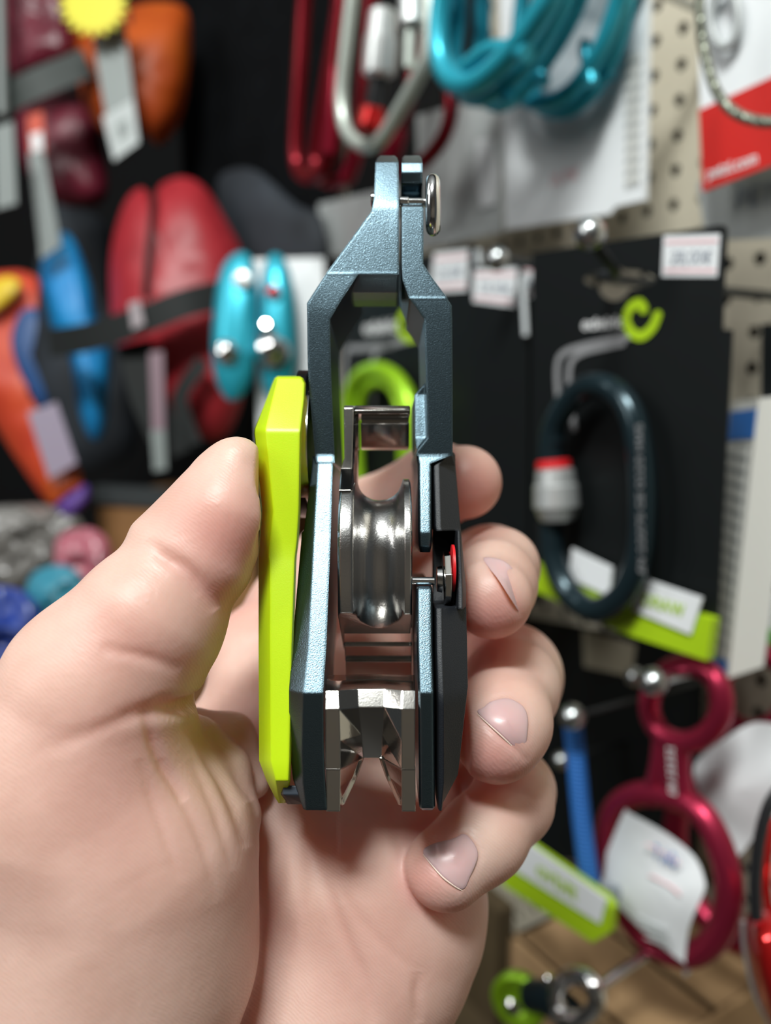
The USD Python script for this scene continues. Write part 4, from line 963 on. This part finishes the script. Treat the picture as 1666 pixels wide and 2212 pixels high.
star = [(202 + (78 if i % 2 else 58) * math.cos(i * np.pi / 18), 8 + (74 if i % 2 else 55) * math.sin(i * np.pi / 18)) for i in range(36)]
t.part('card', slab_d(star, 0.70, 0.0012), yellow_paper, smooth=False)
t = Thing('pouch', 'burgundy pouch at the upper left above the dark strap', 'bag', P(90, 170, 0.78))
t.part('body', pillow([(15, -60), (90, -80), (160, -50), (168, 60), (160, 130), (110, 160), (30, 165), (10, 60)], 0.80, 0.03, 6, 0.016, 26), burgundy_cloth)
t = Thing('pouch', 'burgundy pouch below the dark strap at the left border', 'bag', P(130, 440, 0.78))
t.part('body', pillow([(36, 250), (90, 205), (165, 192), (205, 240), (226, 330), (228, 430), (160, 450), (100, 420), (48, 350)], 0.85, 0.03, 7, 0.014, 24), burgundy_cloth)
t.part('patch', slab_d([(58, 250), (92, 238), (98, 330), (64, 345)], 0.755, 0.001), flame_cloth, smooth=False); t.part('white_patch', slab_d([(66, 290), (90, 284), (92, 322), (70, 328)], 0.753, 0.001), white_card, smooth=False)
t = Thing('webbing_strap', 'dark grey webbing strap across the burgundy pouches', 'strap', P(90, 240, 0.76))
t.part('webbing', band([(10, 215), (80, 180), (190, 135)], [0.75, 0.745, 0.76], 66), mat('grey_webbing', (0.025, 0.033, 0.03), 0.6))
t = Thing('hang_tag', 'long grey paper tag hanging over the lower burgundy pouch', 'tag', P(100, 560, 0.72))
t.part('strip', slab_d([(62, 330), (92, 322), (132, 530), (88, 560)], 0.725, 0.001), grey_tag, smooth=False)
t = Thing('hang_tag', 'pale narrow tag at the very left border', 'tag', P(18, 450, 0.68))
t.part('strip', slab_d([(-12, 275), (28, 262), (36, 440), (-8, 452)], 0.68, 0.001), grey_tag, smooth=False)
t = Thing('display_post', 'pale metal post running down the left border', 'post', P(0, 300, 0.74))
t.part('tube', sweep([P(-4, -200, 0.74), P(6, 250, 0.74)], 0.005, 12), grey_tag)
t = Thing('pouch', 'red first-aid bag with black straps left of the teal pulley', 'bag', P(380, 960, 0.72))
b_ = t.part('body', pillow([(238, 660), (240, 540), (268, 440), (304, 405), (330, 424), (350, 396), (398, 382), (446, 408), (496, 490), (526, 560), (522, 700), (524, 860), (478, 950), (400, 930), (330, 880), (285, 800), (250, 740)], 0.74, 0.045, 8, 0.013, 18), red_cloth)
t.part('zip', sweep(curve([P(x, y, d) for x, y, d in ((332, 420, .72), (326, 500, .698), (318, 580, .692), (314, 640, .692))], 30), 0.0028, 8), webbing, b_)
bk_mesh = ( slab_d([(278, 655), (300, 648), (312, 700), (286, 712)], 0.667, 0.003), mat('pale_buckle', (0.35, 0.3, 0.32), 0.3))
t.part('strap', band([(440, 780), (390, 860), (420, 960)], 0.683, 34), webbing); t.part('strap', band([(290, 740), (320, 860), (380, 985)], 0.683, 74), webbing)
t = Thing('webbing_strap', 'broad black strap across the red and blue bags', 'strap', P(300, 700, 0.68))
t.part('webbing', band([(105, 742), (200, 726), (310, 690), (400, 655), (490, 634)], [0.70, 0.675, 0.660, 0.660, 0.675], 62), webbing)
t.part('buckle', slab_d([(278, 655), (300, 648), (312, 700), (286, 712)], 0.656, 0.003), bk_mesh[1])
t = Thing('hang_tag', 'thin pale strip dangling in front of the red bag', 'tag', P(345, 1010, 0.66))
b_ = t.part('strip', slab_d([(322, 762), (352, 758), (358, 1012), (332, 1016)], 0.665, 0.001), mat('mauve_tag', (0.22, 0.14, 0.17), 0.45), smooth=False)
t.part('pale_end', slab_d([(326, 930), (356, 928), (360, 1014), (332, 1018)], 0.6645, 0.0004), grey_tag, b_, smooth=False)
t = Thing('pouch', 'bright blue bag left of the red bag', 'bag', P(180, 940, 0.75))
t.part('body', pillow([(88, 585), (126, 506), (160, 520), (196, 610), (214, 690), (240, 745), (236, 850), (226, 935), (196, 948), (168, 880), (152, 780), (112, 720)], 0.77, 0.03, 9, 0.01, 20), blue_cloth)
t = Thing('pouch', 'flame red and yellow bag at the left border', 'bag', P(60, 1090, 0.72))
b_ = t.part('body', pillow([(-70, 620), (20, 585), (80, 600), (82, 660), (46, 760), (66, 880), (130, 980), (176, 1046), (168, 1084), (112, 1092), (48, 1010), (-20, 900), (-80, 780)], 0.75, 0.025, 10, 0.010, 18), flame_cloth)
t.part('yellow_panel', pillow([(-20, 615), (20, 597), (46, 612), (36, 640), (0, 672), (-40, 690)], 0.722, 0.008, 3, 0.002), yellow_cloth, b_)
t.part('blue_panel', pillow([(40, 680), (72, 664), (84, 690), (58, 760), (84, 830), (104, 862), (92, 880), (44, 810), (24, 740)], 0.722, 0.008, 4, 0.002), navy_cloth, b_)
t.part('orange_end', pillow([(96, 1034), (160, 1004), (178, 1048), (150, 1070), (112, 1092)], 0.722, 0.008, 5, 0.002), orange_cloth, b_)
t.part('purple_tip', pillow([(118, 1092), (182, 1046), (194, 1078), (160, 1118), (136, 1122)], 0.722, 0.012, 6, 0.002), purple_cloth, b_)
t = Thing('hang_tag', 'lilac-grey card tag on the flame red bag', 'tag', P(110, 1030, 0.70))
t.part('strip', slab_d([(60, 892), (122, 868), (166, 1000), (106, 1034)], 0.70, 0.001), mat('lilac_tag', (0.30, 0.25, 0.33), 0.45), smooth=False)
# teal pulley in its pack
t = Thing('pulley', 'teal double pulley with silver bolts beside the lime lever', 'pulley', P(550, 870, 0.6))
DP = 0.60
side = lambda pts, d, th: loft([P(*np.array(curve(pts, 40, True)).T, d), P(*np.array(curve(pts, 40, True)).T, d + th)])
t.part('side_plate', pillow([(472, 600), (500, 552), (535, 548), (556, 600), (556, 720), (546, 810), (520, 858), (490, 862), (464, 810), (458, 720)], DP, 0.010, 1, 0.0005), teal_metal)
t.part('side_plate', pillow([(566, 600), (582, 552), (608, 552), (630, 600), (640, 700), (636, 800), (612, 862), (582, 862), (562, 800), (560, 700)], DP + 0.004, 0.010, 2, 0.0005), teal_metal)
for x, y, r in ((496, 765, 26), (588, 758, 34), (580, 716, 17)):
    t.part('bolt', lathe([(0, r * DP / F * 1.1), (0.006, r * DP / F), (0.012, r * DP / F * 0.7), (0.014, 0.002)], P(x, y, DP - 0.006), -FWD + 0.2 * UP, 28), chrome)
t.part('rope_eye', lathe([(0, 0.004), (0.004, 0.007), (0.005, 0.005)], P(526, 606, DP - 0.008), -FWD, 24), silver); t.part('rope_eye', lathe([(0, 0.002), (0.004, 0.005), (0.005, 0.003)], P(592, 632, DP - 0.006), -FWD, 24), bright_red)
t = Thing('packaging_card', 'white packaging card behind the teal pulley', 'packaging card', P(650, 830, 0.63))
t.part('board', slab_d([(545, 560), (700, 556), (704, 840), (560, 980)], 0.625, 0.001), white_card, smooth=False)
# crate, table and small goods in bags
t = Thing('wooden_crate', 'brown wooden crate with a dark rim below the red bag', 'crate', P(320, 1250, 0.8))
zt = P(320, 1040, 0.78)[2]
cr0, cr1 = P(195, 1060, 0.74), P(470, 1060, 0.92)
ux = np.array([0.83, 0.55, 0]); uy = np.array([-0.55, 0.83, 0])
def obox(o, l, w, z0, z1, mat_=None):
    c_ = trimesh.creation.box([1, 1, 1]); v = np.array(c_.vertices) + .5; c_.vertices = o + v[:, :1] * ux * l + v[:, 1:2] * uy * w + (z0 + (z1 - z0) * v[:, 2:] - o[2]) * ZZ; trimesh.repair.fix_normals(c_); return c_
O_ = np.array([*P(205, 1040, 0.74)[:2], zt])
ux = np.array([0.94, -0.34, 0]); uy = np.array([0.34, 0.94, 0])
t.part('plank', obox(O_, 0.17, 0.012, zt - 0.22, zt - 0.016), wood, smooth=False); t.part('plank', obox(O_, 0.012, 0.13, zt - 0.22, zt - 0.016), wood, smooth=False)
t.part('plank', obox(O_ + uy * 0.125, 0.17, 0.012, zt - 0.22, zt - 0.016), wood, smooth=False); t.part('rim', obox(O_ - uy * 0.004 - ux * 0.004, 0.18, 0.02, zt - 0.016, zt), dark_rim, smooth=False)
t.part('lid', obox(O_ + uy * 0.016, 0.165, 0.11, zt - 0.03, zt - 0.01), wood, smooth=False)
ztab = zt - 0.225
single('display_table', abox(-1.15, -0.06, 0.42, 1.6, ztab - 0.03, ztab), dark_wood, 'dark display table under the crate and small goods', 'table', smooth=False)
GB = 'small goods in plastic bags on the table'
for pts, d, m_, lab, sd in (([(-60, 1290), (30, 1270), (85, 1310), (100, 1390), (60, 1480), (-60, 1500)], 0.62, blue_film, 'dark blue plastic packet at the left border', 1),
                            ([(70, 1240), (140, 1220), (185, 1260), (190, 1340), (140, 1400), (70, 1390), (50, 1310)], 0.64, teal_film, 'teal plastic packet above the thumb', 2),
                            ([(120, 1170), (190, 1140), (240, 1180), (236, 1280), (190, 1330), (130, 1290)], 0.68, pink_film, 'pinkish glossy plastic packet with bright glints', 3),
                            ([(-60, 1120), (60, 1090), (160, 1110), (180, 1170), (100, 1260), (-60, 1280)], 0.72, grey_film, 'grey-brown plastic packet behind the coloured ones', 4)):
    t = Thing('plastic_packet', lab, 'packet', P(pts[0][0], 1450, d), GB)
    t.part('pouch', pillow(pts, d, 0.014, sd, 0.022, 55, steps=14), m_)
